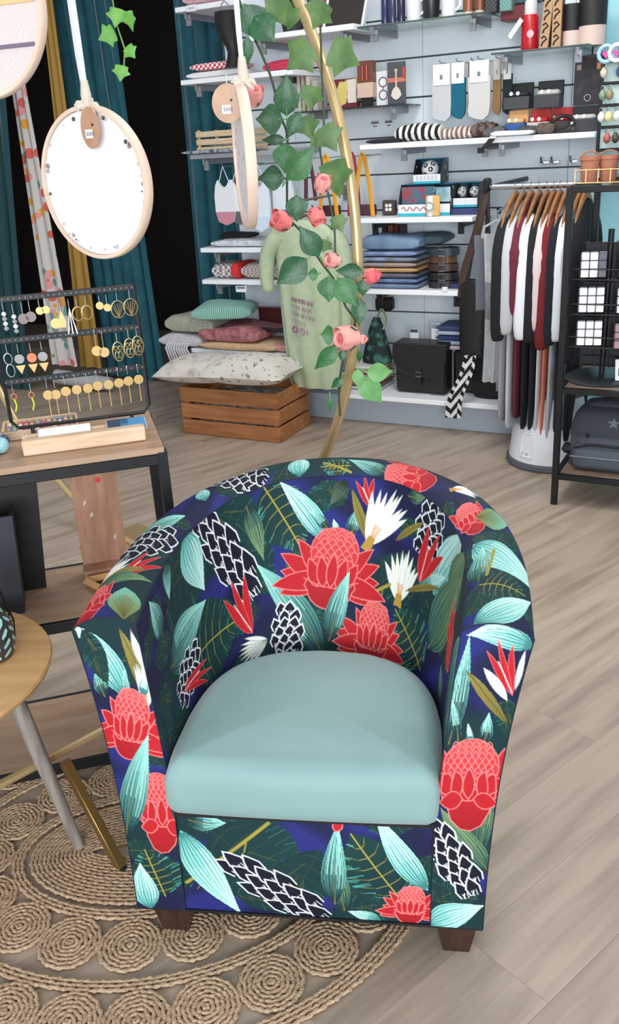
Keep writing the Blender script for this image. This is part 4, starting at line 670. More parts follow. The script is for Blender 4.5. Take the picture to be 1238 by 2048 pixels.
# backpack
bp = wt('backpack', 'slate grey backpack with a star patch on the lower rack shelf', 'bag', -0.58, 3.80, 0.1405)
BPM = mat('backpack_nylon', (74, 82, 92), 0.7, bump=0.1, bscale=200)
def ring_box(wx, dy, z, n=28, p=0.5, oy=0.0): return [(math.copysign(abs(math.cos(q)) ** p, math.cos(q)) * wx, oy + math.copysign(abs(math.sin(q)) ** p, math.sin(q)) * dy, z) for q in [2 * PI * j / n for j in range(n)]]
obj('body', MB().rings([ring_box(0.13, 0.09, 0.0), ring_box(0.155, 0.105, 0.015), ring_box(0.155, 0.105, 0.1), ring_box(0.15, 0.1, 0.18), ring_box(0.135, 0.09, 0.235), ring_box(0.1, 0.07, 0.272), ring_box(0.05, 0.04, 0.285)]), BPM, bp, ang=80)
obj('front_pocket', MB().rings([ring_box(0.12, 0.025, 0.012, oy=-0.105), ring_box(0.13, 0.035, 0.03, oy=-0.105), ring_box(0.13, 0.035, 0.09, oy=-0.1), ring_box(0.12, 0.02, 0.115, oy=-0.095)]), BPM, bp, ang=80)
obj('flap', MB().rings([ring_box(0.148, 0.03, 0.15, oy=-0.085), ring_box(0.145, 0.033, 0.2, oy=-0.08), ring_box(0.13, 0.04, 0.245, oy=-0.06), ring_box(0.1, 0.04, 0.272, oy=-0.035)]), mat('backpack_flap', (46, 54, 62), 0.7), bp, ang=80)
st = [(0.028 * (1 if k % 2 == 0 else 0.42) * math.sin(k * PI / 5), 0.215 + 0.028 * (1 if k % 2 == 0 else 0.42) * math.cos(k * PI / 5)) for k in range(10)]
obj('star_patch', MB().prism([(x + 0.03, z) for x, z in st], -0.1145, -0.108), plain((96, 104, 114)), bp)
obj('zipper', MB().tube([(-0.125, -0.125, 0.1), (-0.06, -0.134, 0.118), (0, -0.136, 0.12), (0.06, -0.134, 0.118), (0.125, -0.125, 0.1)], 0.004, 6), BLACK, bp); obj('zipper', MB().tube([(-0.135, -0.135, 0.065), (0, -0.144, 0.068), (0.135, -0.135, 0.065)], 0.004, 6), plain((110, 118, 128)), bp); obj('pull_tab', MB().rbox((-0.07, -0.118, 0.155), (0.012, 0.006, 0.02), 0.002), BLACK, bp); obj('side_buckle', MB().rings([ring_box(0.018, 0.02, 0.05), ring_box(0.03, 0.03, 0.065), ring_box(0.022, 0.024, 0.085)]), BLACK, bp, loc=(-0.16, -0.04, 0))
# trinket display at the right edge
tk = wt('trinket_stand', 'black framed display hung with keyrings and trinkets at the right edge', 'display', -0.70, 4.28, 0)
for x in (-0.095, 0.1): obj('post', MB().rbox((x, 0, 1.58), (0.014, 0.014, 0.40), 0.002), BLACKM, tk)
for z in (1.395, 1.485, 1.57, 1.655, 1.74): obj('bar', MB().rbox((0, 0, z), (0.2, 0.016, 0.012), 0.002), BLACKM, tk)
obj('back_panel', MB().rbox((0, 0.012, 1.575), (0.19, 0.004, 0.37), 0.001), mat('pale_aqua', (184, 208, 206), 0.5), tk); obj('foot', MB().tube([(0.0, 0.01, 1.39), (0.0, 0.28, 1.30), (0.0, 0.515, 1.3)], 0.012, 8), BLACKM, tk)
tcol = [(206, 196, 176), (150, 130, 100), (220, 222, 224), (180, 90, 84), (60, 90, 160), (120, 150, 120), (226, 214, 150), (70, 66, 60)]
for k in range(14):
    x = (-0.085, -0.055, -0.02, 0.02, 0.06)[k % 5]; z = (1.73, 1.645, 1.56, 1.475)[k % 4]
    kk = wt('keyring', 'small keyring trinket, %s counted along the framed display' % ORD[k], 'keyring', -0.70 + x, 4.26, z, group='keyrings on the framed display'); obj('charm', MB().lathe([(0.004, -0.055), (0.014, -0.045), (0.016, -0.03), (0.008, -0.016), (0.003, -0.012)], seg=10), plain(tcol[k % 8], 0.4), kk); obj('ring', MB().tube([(0.008 * math.cos(q), 0.0, -0.006 + 0.008 * math.sin(q)) for q in [2 * PI * j / 12 for j in range(12)]], 0.0015, 5, loop=True), STEEL, kk)
for k, x in enumerate((-0.075, -0.03)):
    t = wt('round_badge', ('blue and white ring badge with pink heart, on the left of its twin', 'white ring badge with pink heart at the frame edge')[k], 'badge', -0.70 + x, 4.23 - 0.012 * k, 1.765); obj('ring', MB().tube([(0.03 * math.cos(q), 0, 0.03 * math.sin(q)) for q in [2 * PI * j / 24 for j in range(24)]], 0.008, 8, loop=True), plain([(150, 196, 224), (232, 232, 236)][k], 0.3), t); obj('heart', MB().prism([(0, -0.018), (0.016, 0.0), (0.012, 0.012), (0.0, 0.006), (-0.012, 0.012), (-0.016, 0.0)], -0.003, 0.003), plain((200, 70, 150), 0.4), t)
    obj('hook', MB().tube([(0, 0, 0.03), (0, 0.03, 0.04), (0, 0.05, -0.02)], 0.002, 5), STEEL, t)
# ================================================================== CRATE AND PILLOWS
CRW = mat('pine_crate', (178, 120, 72), 0.55, c2=(152, 96, 54), scale=3.0, stretch=(1.5, 14, 14), rnd=0.08, detail=6)
ct = wt('wooden_crate', 'honey coloured slatted wooden crate on the floor under the pillows', 'crate', -2.63, 4.165, 0)
L, D, Hh = 0.63, 0.37, 0.275
me = MB().rbox((0, 0, 0), (L, 0.014, 0.083), 0.003).mesh('slat', CRW); ms = MB().rbox((0, 0, 0), (0.014, D - 0.03, 0.083), 0.003).mesh('slat', CRW)
for k, z in enumerate((0.043, 0.137, 0.231)):
    for y in (-D / 2 + 0.007, D / 2 - 0.007): obj('slat', me, None, ct, (0, y, z))
    for x in (-L / 2 + 0.007, L / 2 - 0.007): obj('slat', ms, None, ct, (x, 0, z))
for x in (-L / 2 + 0.03, L / 2 - 0.03):
    for y in (-D / 2 + 0.03, D / 2 - 0.03): obj('post', MB().rbox((x, y, 0.136), (0.03, 0.03, 0.27), 0.002), CRW, ct)
obj('bottom', MB().box((0, 0, 0.006), (L - 0.03, D - 0.03, 0.01)), CRW, ct)
w1('blanket', folded(0.53, 0.27, 0.22, 90, sag=0.2), mat('crate_blanket', (206, 204, 202), 0.95, c2=(120, 116, 118), scale=30, lo=0.45, hi=0.6), 'white and grey blanket stuffed inside the slatted crate', 'blanket', -2.63, 4.165, 0.013)
PIL = mat('leaf_print_pillow', (208, 202, 194), 0.9, c2=(120, 122, 118), scale=34, detail=6, lo=0.58, hi=0.66, bump=0.2, bscale=60)
PIL2 = mat('faint_print_pillow', (206, 198, 192), 0.9, c2=(172, 166, 162), scale=22, detail=5, lo=0.5, hi=0.66, bump=0.2, bscale=60)
w1('pillow', cushion(0.46, 0.36, 0.15), PIL2, 'cream pillow with faint grey print, left on the crate', 'pillow', -2.835, 4.075, 0.35, rz=0.12)
w1('pillow', cushion(0.5, 0.36, 0.16), PIL, 'cream pillow with dark leaf print overlapping the other on the crate', 'pillow', -2.51, 4.065, 0.366, rz=0.06)
# ================================================================== GOLD HOOP, GARLANDS, HANGING HOOPS
GOLD = mat('brushed_gold', (200, 174, 128), 0.36, 0.55)
RC, RR_, RA = (-0.679, 3.299), 1.2, math.radians(-45)
gh = thing('gold_hoop', 'tall gold metal hoop standing behind the armchair', 'hoop', (RC[0], RC[1], 0), RA)
obj('ring', MB().tube([(RR_ * math.cos(a), 0, 1.215 + RR_ * math.sin(a)) for a in [2 * PI * i / 128 for i in range(128)]], 0.0145, 14, loop=True), GOLD, gh)
obj('base_plate', MB().rbox((0, 0, 0.006), (0.5, 0.3, 0.012), 0.004), GOLD, gh)
LG = {'d': mat('leaf_dark_green', (36, 92, 52), 0.4, c2=(28, 78, 44), scale=30, bump=0.15, bscale=80), 'm': mat('leaf_mid_green', (56, 116, 62), 0.45, c2=(44, 100, 52), scale=30, bump=0.15, bscale=80), 'l': mat('leaf_light_green', (116, 172, 104), 0.5, c2=(100, 156, 92), scale=30, bump=0.15, bscale=80)}
IVG = mat('ivy_green', (92, 124, 66), 0.5, c2=(66, 100, 54), scale=24, bump=0.1, bscale=60); IVB = mat('ivy_bright_green', (112, 176, 72), 0.5, c2=(84, 150, 60), scale=24)
STEM = mat('plant_stem', (52, 66, 44), 0.6)
def leafmesh(bx, bz, tx, tz, w, y, seed):
    r = random.Random(seed); w *= 1.18; tx += (tx - bx) * .12; tz += (tz - bz) * .12; d = Vector((tx - bx, 0, tz - bz)); L_ = d.length; d.normalize(); pr = Vector((d.z, 0, -d.x)); ny = r.uniform(-0.35, 0.35); G = []
    prof = (0.02, 0.55, 0.86, 1.0, 0.95, 0.78, 0.5, 0.22, 0.02)
    for i, k in enumerate(prof):
        s = i / 8; row = []
        for q in (-1, -0.5, 0, 0.5, 1):
            p = Vector((bx, y, bz)) + d * (L_ * s) + pr * (q * k * w / 2); p.y += abs(q) * k * w * -0.10 + ny * (s - 0.5) * L_ * 0.5 - 0.05 * L_ * math.sin(PI * s); row.append(tuple(p))
        G.append(row)
    return MB().sheet(G, (0, 0.0012, 0))
LEAVES = [(-0.084, 1.804, -0.043, 1.737, 0.06, 'd'), (-0.059, 1.78, -0.019, 1.728, 0.06, 'd'), (-0.077, 1.737, -0.082, 1.681, 0.025, 'd'), (0.003, 1.561, 0.008, 1.644, 0.055, 'd'), (-0.006, 1.554, -0.066, 1.557, 0.06, 'd'), (0.037, 1.567, 0.005, 1.516, 0.034, 'd'), (-0.004, 1.508, -0.057, 1.51, 0.023, 'd'), (-0.004, 1.501, -0.009, 1.437, 0.055, 'm'), (-0.004, 1.414, 0.058, 1.479, 0.056, 'm'), (-0.013, 1.419, -0.071, 1.423, 0.052, 'd'), (0.016, 1.377, 0.013, 1.319, 0.049, 'd'), (0.066, 1.226, 0.023, 1.296, 0.05, 'd'), (0.034, 1.218, -0.042, 1.163, 0.062, 'd'), (0.088, 1.172, 0.085, 1.112, 0.054, 'm'), (0.11, 1.167, 0.152, 1.101, 0.056, 'm'), (0.178, 1.178, 0.114, 1.182, 0.037, 'd'), (0.177, 1.158, 0.176, 1.12, 0.034, 'd'), (0.061, 1.18, 0.033, 1.182, 0.028, 'm'), (0.167, 1.11, 0.164, 1.042, 0.038, 'd'), (0.096, 1.018, 0.062, 1.02, 0.046, 'm'), (0.103, 0.993, 0.044, 0.935, 0.04, 'm'), (0.116, 0.975, 0.114, 0.944, 0.02, 'd'), (0.161, 0.973, 0.16, 0.941, 0.014, 'd'), (0.177, 0.915, 0.242, 0.911, 0.046, 'l'), (0.163, 0.896, 0.214, 0.825, 0.055, 'l'), (0.155, 0.921, 0.154, 0.874, 0.028, 'l'), (0.112, 0.904, 0.083, 0.877, 0.022, 'd'), (0.076, 0.847, 0.074, 0.804, 0.014, 'm')]
STM = [(-0.093, 1.819), (-0.077, 1.771), (-0.031, 1.655), (-0.013, 1.565), (0.002, 1.507), (-0.009, 1.34), (0.02, 1.289), (0.068, 1.211), (0.108, 1.15), (0.129, 1.09), (0.154, 1.041), (0.124, 0.968), (0.103, 0.871), (0.102, 0.784)]
rg = thing('rose_garland', 'artificial rose garland with glossy leaves and pink blooms twined on the gold hoop', 'garland')
GY = 2.405
def ring_y(x): return GY
obj('stem', MB().tube([(-0.12, GY + 0.03, 2.2), (-0.11, GY, 1.95)] + [(x, GY + 0.006 * math.sin(9 * z), z) for x, z in crom(STM, 60).tolist()], 0.0032, 7), STEM, rg)
for k, (bx_, bz, tx, tz, w_, kk) in enumerate(LEAVES):
    y = GY - 0.006 - 0.012 * (k % 3); obj('leaf', leafmesh(bx_, bz, tx, tz, w_, y, k), LG[kk], rg, ang=60)
    dx, dz = tx - bx_, tz - bz; l = math.hypot(dx, dz)
    obj('leaf_stalk', MB().tube([(bx_ + 0.2 * dx, y - 0.001, bz + 0.2 * dz), (bx_ - 0.25 * dx, GY, bz - 0.25 * dz)], 0.0014, 5), LG['l'], rg)
ROSES = [(-0.074, 1.611, 0.025, 'p', 1.2), (-0.027, 1.319, 0.026, 'h', 2.6), (0.064, 1.324, 0.022, 'h', -1.2), (0.084, 1.402, 0.022, 'p', 1.3), (0.099, 1.213, 0.02, 'p', 2.9), (0.201, 1.168, 0.02, 'h', 0.3), (0.126, 1.009, 0.034, 'p', 2.9), (0.169, 1.004, 0.013, 'p', 0.1)]
PK = {'p': mat('pale_pink_petal', (236, 170, 160), 0.6, c2=(228, 148, 146), scale=20), 'h': mat('hot_pink_petal', (224, 92, 108), 0.6, c2=(232, 130, 124), scale=20)}
PKI = plain((214, 104, 110), 0.6)
for k, (x, z, r, kk, a) in enumerate(ROSES):
    ax = Vector((math.cos(a) * 0.8, -0.6, math.sin(a) * 0.8 if k != 6 else 0.1)).normalized()
    M = Matrix.Translation((x, GY - 0.03, z)) @ ax.to_track_quat('Z', 'Y').to_matrix().to_4x4()
    ro = obj('rose', MB().lathe([(0.15 * r, -0.8 * r), (0.75 * r, -0.5 * r), (0.98 * r, 0.0), (0.9 * r, 0.45 * r), (0.62 * r, 0.8 * r), (0.45 * r, 0.72 * r), (0.3 * r, 0.5 * r)], seg=18).move(M), PK[kk], rg)
    for q in range(3):
        aa = q * 2.1; G = [[((0.98 - 0.28 * abs(t_) ** 2 - 0.25 * max(0, s - 0.6)) * r * 1.05 * math.cos(aa + t_ * 0.95), (0.98 - 0.28 * abs(t_) ** 2 - 0.25 * max(0, s - 0.6)) * r * 1.05 * math.sin(aa + t_ * 0.95), (-0.6 + 1.5 * s - 0.35 * t_ * t_) * r) for t_ in np.linspace(-1, 1, 7)] for s in np.linspace(0, 1, 5)]
        obj('petal', MB().rings(G, closed=False, cap=False).move(M), PK[kk], ro, ang=80)
    obj('bloom_heart', MB().tube([(0.34 * r * (1 - i / 16) * math.cos(i * 0.9), 0.34 * r * (1 - i / 16) * math.sin(i * 0.9), 0.62 * r + 0.01 * r * i) for i in range(14)], 0.1 * r, 6).move(M), PKI, ro)
    cal = MB()
    for q in range(5): aa = q * 1.257; cal.tube([(0, 0, -0.85 * r), (0.6 * r * math.cos(aa), 0.6 * r * math.sin(aa), -0.72 * r), (1.0 * r * math.cos(aa), 1.0 * r * math.sin(aa), -0.2 * r)], [0.1 * r, 0.22 * r, 0.04 * r], 6)
    cal.tube([(0, 0, -0.8 * r), (0, 0, -1.6 * r)], 0.1 * r, 6); obj('calyx', cal.move(M), LG['d'], ro)
IVYL = [(0, -0.5), (0.34, -0.5), (0.7, -0.42), (0.66, -0.08), (1.0, 0.2), (0.62, 0.42), (0.4, 0.56), (0.0, 1.12), (-0.4, 0.56), (-0.62, 0.42), (-1.0, 0.2), (-0.66, -0.08), (-0.7, -0.42), (-0.34, -0.5)]
def ivyleaf(x, z, r, y, rot, yaw, m, parent):
    r *= 1.15; vs = [(0, -0.12 * r, 0.05 * r)] + [(p[0] * r, 0.10 * r * abs(p[0]), p[1] * r) for p in IVYL]; n = len(IVYL); b_ = [(v[0], v[1] + 0.0012, v[2]) for v in vs]
    fs = [(0, 1 + i, 1 + (i + 1) % n) for i in range(n)]; o = n + 1
    g = MB().add(vs + b_, fs + [(o, o + 1 + (i + 1) % n, o + 1 + i) for i in range(n)] + [(1 + i, o + 1 + i, o + 1 + (i + 1) % n, 1 + (i + 1) % n) for i in range(n)])
    g.move(Matrix.Translation((x, y, z)) @ Matrix.Rotation(yaw, 4, 'Z') @ Matrix.Rotation(rot, 4, 'Y')); obj('leaf', g, m, parent, ang=50)
ig = thing('ivy_garland', 'artificial ivy strand hanging beside the gold hoop', 'garland')
obj('stem', MB().tube([(0.05, GY + 0.0, 2.15)] + [(x, GY + 0.012, z) for x, z in crom([(0.097, 1.9), (0.097, 1.767), (0.095, 1.615), (0.094, 1.524), (0.082, 1.479), (0.096, 1.383), (0.109, 1.296), (0.109, 1.234), (0.11, 1.195)], 40).tolist()], 0.0026, 6), STEM, ig)
IV = [(0.051, 1.696, 0.043), (0.14, 1.691, 0.045), (0.098, 1.784, 0.036), (0.028, 1.772, 0.027), (0.067, 1.607, 0.031), (0.052, 1.541, 0.031), (0.1, 1.514, 0.037), (0.073, 1.502, 0.017), (0.116, 1.425, 0.05), (0.119, 1.306, 0.024), (0.085, 1.252, 0.018), (0.003, 1.801, 0.044)]
for k, (x, z, r) in enumerate(IV): ivyleaf(x, z, r, GY + 0.02 * (k % 2) - 0.015, PI + (0.9, -1.1, 0.5, 2.6, 0.2, -0.3, -0.5, 0.8, -0.2, -0.4, 0.5, 0.9)[k], (-0.3, 0.2, 0.4, -0.5, 0.3, 0.2, -0.2, 0.3, 0.5, -0.2, 0.1, 0.3)[k], IVG, ig)
i2 = thing('ivy_garland', 'short bright green ivy sprig hanging before the dark doorway', 'garland')
obj('stem', MB().tube([(-0.40, GY + 0.01, 2.6), (-0.40, GY + 0.012, 2.2), (-0.392, GY + 0.012, 1.9), (-0.39, GY + 0.012, 1.79), (-0.376, GY + 0.012, 1.73), (-0.384, GY + 0.012, 1.69)], 0.0018, 6), IVB, i2)
for k, (x, z, r) in enumerate([(-0.383, 1.803, 0.03), (-0.406, 1.762, 0.031), (-0.353, 1.795, 0.031), (-0.364, 1.726, 0.023), (-0.389, 1.684, 0.026)]): ivyleaf(x, z, r / 1.3, GY, (PI + 0.3, PI + 1.2, PI - 0.2, PI - 0.6, PI + 0.25)[k], (0.1, 0.2, 1.1, -0.2, 0.1)[k], IVB, i2)
HW = mat('hoop_wood', (230, 208, 190), 0.5, c2=(220, 194, 174), scale=6)
def hang_hoop(label, x, y, z, r, yaw, face, deco, tagc, tilt=0.0):
    t = thing('hanging_hoop', label, 'hoop', (x, y, z), yaw); t.rotation_euler = (0, tilt, yaw)
    n = 72; w_, d_ = 0.006, 0.012; R = []
    for i in range(n):
        a = 2 * PI * i / n; R.append([((r + dr) * math.cos(a), dy, (r + dr) * math.sin(a)) for dr, dy in ((-w_, -d_), (0.002, -d_), (0.004, -d_ + 0.003), (0.004, d_ - 0.003), (0.002, d_), (-w_, d_))])
    obj('rim', MB().rings(R, loop=True), HW, t); obj('disc', MB().lathe([(r - 0.007, -0.003), (r - 0.007, 0.003)], (0, -0.002, 0), n, axis='y'), face, t)
    for (nm, mb_, m_) in deco: obj(nm, mb_, m_, t)
    return t
def ribbon(label, x, y, z0, c, wd=0.009):
    t = thing('ribbon', label, 'ribbon', (x, y, 0)); obj('loop', MB().tube([(0, 0, z0), (-wd * 0.3, 0, z0 + 0.1), (-wd * 0.5, 0, 2.0), (0, 0, 2.61)], [wd * 0.7, wd, wd, wd], 8, flat=0.35), plain(c, 0.8), t)
    k = MB()
    for q in range(7): a = q * 0.9; k.tube([(0, 0, z0 + 0.004), (0.022 * math.cos(a), -0.008, z0 + 0.012 * math.sin(a)), (0.028 * math.cos(a + 0.2), -0.006, z0 + 0.014 * math.sin(a) - 0.006)], [0.004, 0.006, 0.002], 6)
    obj('knot', k, plain((214, 204, 190), 0.9), t); obj('wrap', MB().lathe([(0.01, z0), (0.012, z0 + 0.02), (0.008, z0 + 0.05)], seg=12), plain((208, 198, 184), 0.9), t)
FACE = mat('white_stretched_cloth', (236, 238, 244), 0.35)
rr = random.Random(11); dots = []
for k in range(34):
    a = rr.uniform(0, 6.28); q = 0.163 * rr.uniform(0.88, 0.94); s = rr.uniform(0.0015, 0.006)
    dots.append(('sequin', MB().lathe([(s, -0.001), (s, 0.001)], (q * math.cos(a), -0.0062, q * math.sin(a)), 8, axis='y'), plain([(150, 130, 126), (206, 180, 176), (90, 80, 84), (190, 190, 190)][k % 4], 0.4)))
hang_hoop('round wooden hoop of bright white cloth ringed with tiny sequins', -0.447, 2.2, 1.437, 0.163, math.radians(-34), FACE, dots, None)
ribbon('white ribbon with cream knot holding the bright white hoop', -0.44, 2.195, 1.603, (206, 208, 214))
hang_hoop('wooden hoop seen edge-on with floral trim, hanging left of the rose garland', -0.1, 2.2, 1.472, 0.15, math.radians(-82), mat('white_cloth_floral', (226, 222, 226), 0.8, c2=(150, 110, 110), scale=40, lo=0.6, hi=0.7), [], None)
ribbon('white ribbon holding the edge-on hoop', -0.088, 2.19, 1.63, (216, 214, 210), 0.006)
WOV = mat('boucle_cloth', (224, 214, 212), 0.95, bump=0.5, bscale=260)
hang_hoop('wooden hoop of nubbly cream cloth with orange and mauve stripes', -0.655, 2.2, 1.80, 0.172, math.radians(-20), WOV, [('orange_stripe', MB().rbox((0, -0.007, 0.012), (0.318, 0.004, 0.018), 0.001), plain((232, 190, 140), 0.9)), ('mauve_stripe', MB().rbox((0, -0.007, -0.075), (0.285, 0.004, 0.008), 0.001), plain((120, 108, 128), 0.9))], None, tilt=0.0)
ribbon('cream ribbon holding the striped hoop, mostly above the frame', -0.655, 2.195, 1.98, (206, 200, 190))
TAGM = mat('tan_leather_tag', (186, 146, 116), 0.35, c2=(170, 130, 102), scale=18)
def rtag(label, x, y, z, rx, rz_, yaw, glossy=False):
    t = thing('price_tag', label, 'tag', (x, y, z), yaw); obj('disc', MB().prism([(rx * math.cos(q), rz_ * math.sin(q)) for q in [2 * PI * j / 32 for j in range(32)]], -0.0015, 0.0015), TAGM, t); obj('sticker', MB().box((-0.004, -0.0022, -0.012), (0.02, 0.001, 0.018)), CARD, t); obj('hole', MB().lathe([(0.003, -0.0005), (0.003, 0.0005)], (0.008, -0.002, 0.006), 10, axis='y'), plain((60, 40, 30)), t)
    obj('string', MB().tube([(0, 0, rz_ * 0.8), (0, 0.006, rz_ + 0.02)], 0.0012, 5), plain((210, 200, 186)), t)
    for k in range(5): obj('price_print', MB().box((-0.009 + 0.0042 * k, -0.003, -0.012), (0.002, 0.0006, 0.008)), plain((120, 116, 120)), t)
rtag('oval tan tag with white price sticker on the bright white hoop', -0.432, 2.155, 1.555, 0.026, 0.043, -0.5); rtag('round tan tag with white price sticker beside the edge-on hoop', -0.125, 2.17, 1.588, 0.036, 0.04, -0.15)
# ================================================================== CONSOLE WITH EARRING STAND
CO, CA = (-0.325, 1.993, 0), math.radians(14.3)
def cw(x, d, z=0.0): return (CO[0] + x * math.cos(CA) - d * math.sin(CA), CO[1] + x * math.sin(CA) + d * math.cos(CA), z)
def ctg(name, label, cat, x, d, z, rz=0.0, group=None): return thing(name, label, cat, cw(x, d, z), CA + rz, group)
cs = ctg('console_table', 'black metal console table with three wooden shelves', 'table', 0, 0, 0)
CT = mat('console_wood', (178, 148, 122), 0.5, c2=(156, 126, 102), scale=3, stretch=(1.5, 12, 12), detail=6)
CWD, CD = 1.25, 0.34
for x in (-0.012, -CWD):
    for d in (0.012, CD - 0.012): obj('leg', MB().rbox((x, d, 0.425), (0.024, 0.024, 0.85), 0.002), BLACKM, cs)
for nm, z in (('top', 0.86), ('shelf', 0.45), ('shelf', 0.04)):
    obj(nm, MB().rbox((-CWD / 2 - 0.006, CD / 2, z - 0.008), (CWD - (0 if nm == 'top' else 0.03), CD - (0.0 if nm == 'top' else 0.028), 0.016), 0.002), CT, cs)
    for d in (0.011, CD - 0.011): obj('rail', MB().rbox((-CWD / 2 - 0.006, d, z - (0.030 if nm == 'top' else 0.014)), (CWD - 0.024, 0.022, 0.027), 0.002), BLACKM, cs)
    for x in (-0.011, -CWD): obj('rail', MB().rbox((x, CD / 2, z - (0.030 if nm == 'top' else 0.014)), (0.022, CD - 0.04, 0.027), 0.002), BLACKM, cs)
ES = ctg('earring_stand', 'black three-bar metal earring stand on the console', 'stand', 0, 0.17, 0.8605)
for z in (1.207, 1.113, 1.016):
    zz = z - 0.8605; g = MB().rbox((-0.18, 0, zz), (0.34, 0.004, 0.014), 0.001); obj('bar', g, BLACKM, ES)
    h = MB()
    for k in range(26): h.lathe([(0.0022, -0.0005), (0.0022, 0.0005)], (-0.34 + k * 0.0128, -0.0026, zz), 6, axis='y')
    obj('pin_hole', h, plain((110, 112, 116)), ES)
obj('frame', MB().tube([(-0.015, 0, 0.355), (-0.015, 0, 0.06), (-0.03, 0, 0.042), (-0.33, 0, 0.042), (-0.345, 0, 0.06), (-0.345, 0, 0.355)], 0.0045, 8), BLACKM, ES)
for x in (-0.06, -0.30):
    obj('foot', MB().tube([(x, 0, 0.042), (x, -0.02, 0.02), (x, -0.06, 0.004)], 0.004, 8), BLACKM, ES); obj('foot', MB().tube([(x, 0, 0.042), (x, 0.03, 0.02), (x, 0.06, 0.004)], 0.004, 8), BLACKM, ES)
BRS = mat('aged_brass', (186, 156, 104), 0.35, 0.7); SIL = mat('silver', (206, 206, 208), 0.3, 0.8)
EAR = [(-0.316, 1.195, 0.059, 'b'), (-0.295, 1.187, 0.059, 'b'), (-0.275, 1.189, 0.046, 'd'), (-0.258, 1.192, 0.046, 'd'), (-0.236, 1.193, 0.037, 'o'), (-0.222, 1.197, 0.04, 'o'), (-0.205, 1.184, 0.059, 'd'), (-0.19, 1.185, 0.07, 't'), (-0.17, 1.186, 0.09, 's'), (-0.152, 1.187, 0.053, 'h'), (-0.131, 1.188, 0.059, 'h'), (-0.1, 1.187, 0.033, 'o'), (-0.083, 1.188, 0.04, 'o'), (-0.059, 1.192, 0.079, 'f'), (-0.029, 1.194, 0.079, 'f'), (-0.325, 1.098, 0.08, 'r'), (-0.3, 1.095, 0.075, 'v'), (-0.272, 1.095, 0.075, 'w'), (-0.247, 1.095, 0.075, 'v'), (-0.122, 1.11, 0.059, 'd'), (-0.105, 1.105, 0.059, 'd'), (-0.072, 1.097, 0.075, 'm'), (-0.044, 1.102, 0.075, 'm'), (-0.024, 1.106, 0.065, 'm'), (-0.328, 1.002, 0.059, 'g'), (-0.288, 1.001, 0.046, 'y'), (-0.25, 1.004, 0.09, 'k'), (-0.232, 1.003, 0.09, 'k'), (-0.208, 1.008, 0.09, 'k'), (-0.182, 1.009, 0.09, 'k'), (-0.156, 1.009, 0.09, 'k'), (-0.132, 1.012, 0.09, 'k'), (-0.106, 1.012, 0.09, 'k'), (-0.081, 1.013, 0.09, 'k'), (-0.058, 1.015, 0.09, 'k'), (-0.033, 1.016, 0.09, 'k')]
ENM = {'b': 'white beaded drop earring', 'd': 'brass disc earring', 'o': 'small round brass earring', 't': 'teardrop brass earring', 's': 'long spiked silver earring', 'h': 'brass hoop earring', 'f': 'fan shaped filigree earring', 'r': 'double loop earring', 'v': 'grey disc earring with brass triangle', 'w': 'orange disc earring with brass triangle', 'm': 'oval filigree earring', 'g': 'yellow threaded earring', 'y': 'small copper earring with yellow thread', 'k': 'brass disc earring with long thin bar'}
cnt = {}
def disc(x, z, r, y=-0.004): return MB().lathe([(r, -0.0008), (r, 0.0008)], (x, y, z), 20, axis='y')
def loopr(x, z, rx, rz_, wr=0.0012): return MB().tube([(x + rx * math.cos(q), -0.004, z + rz_ * math.sin(q)) for q in [2 * PI * j / 24 for j in range(24)]], wr, 5, loop=True)
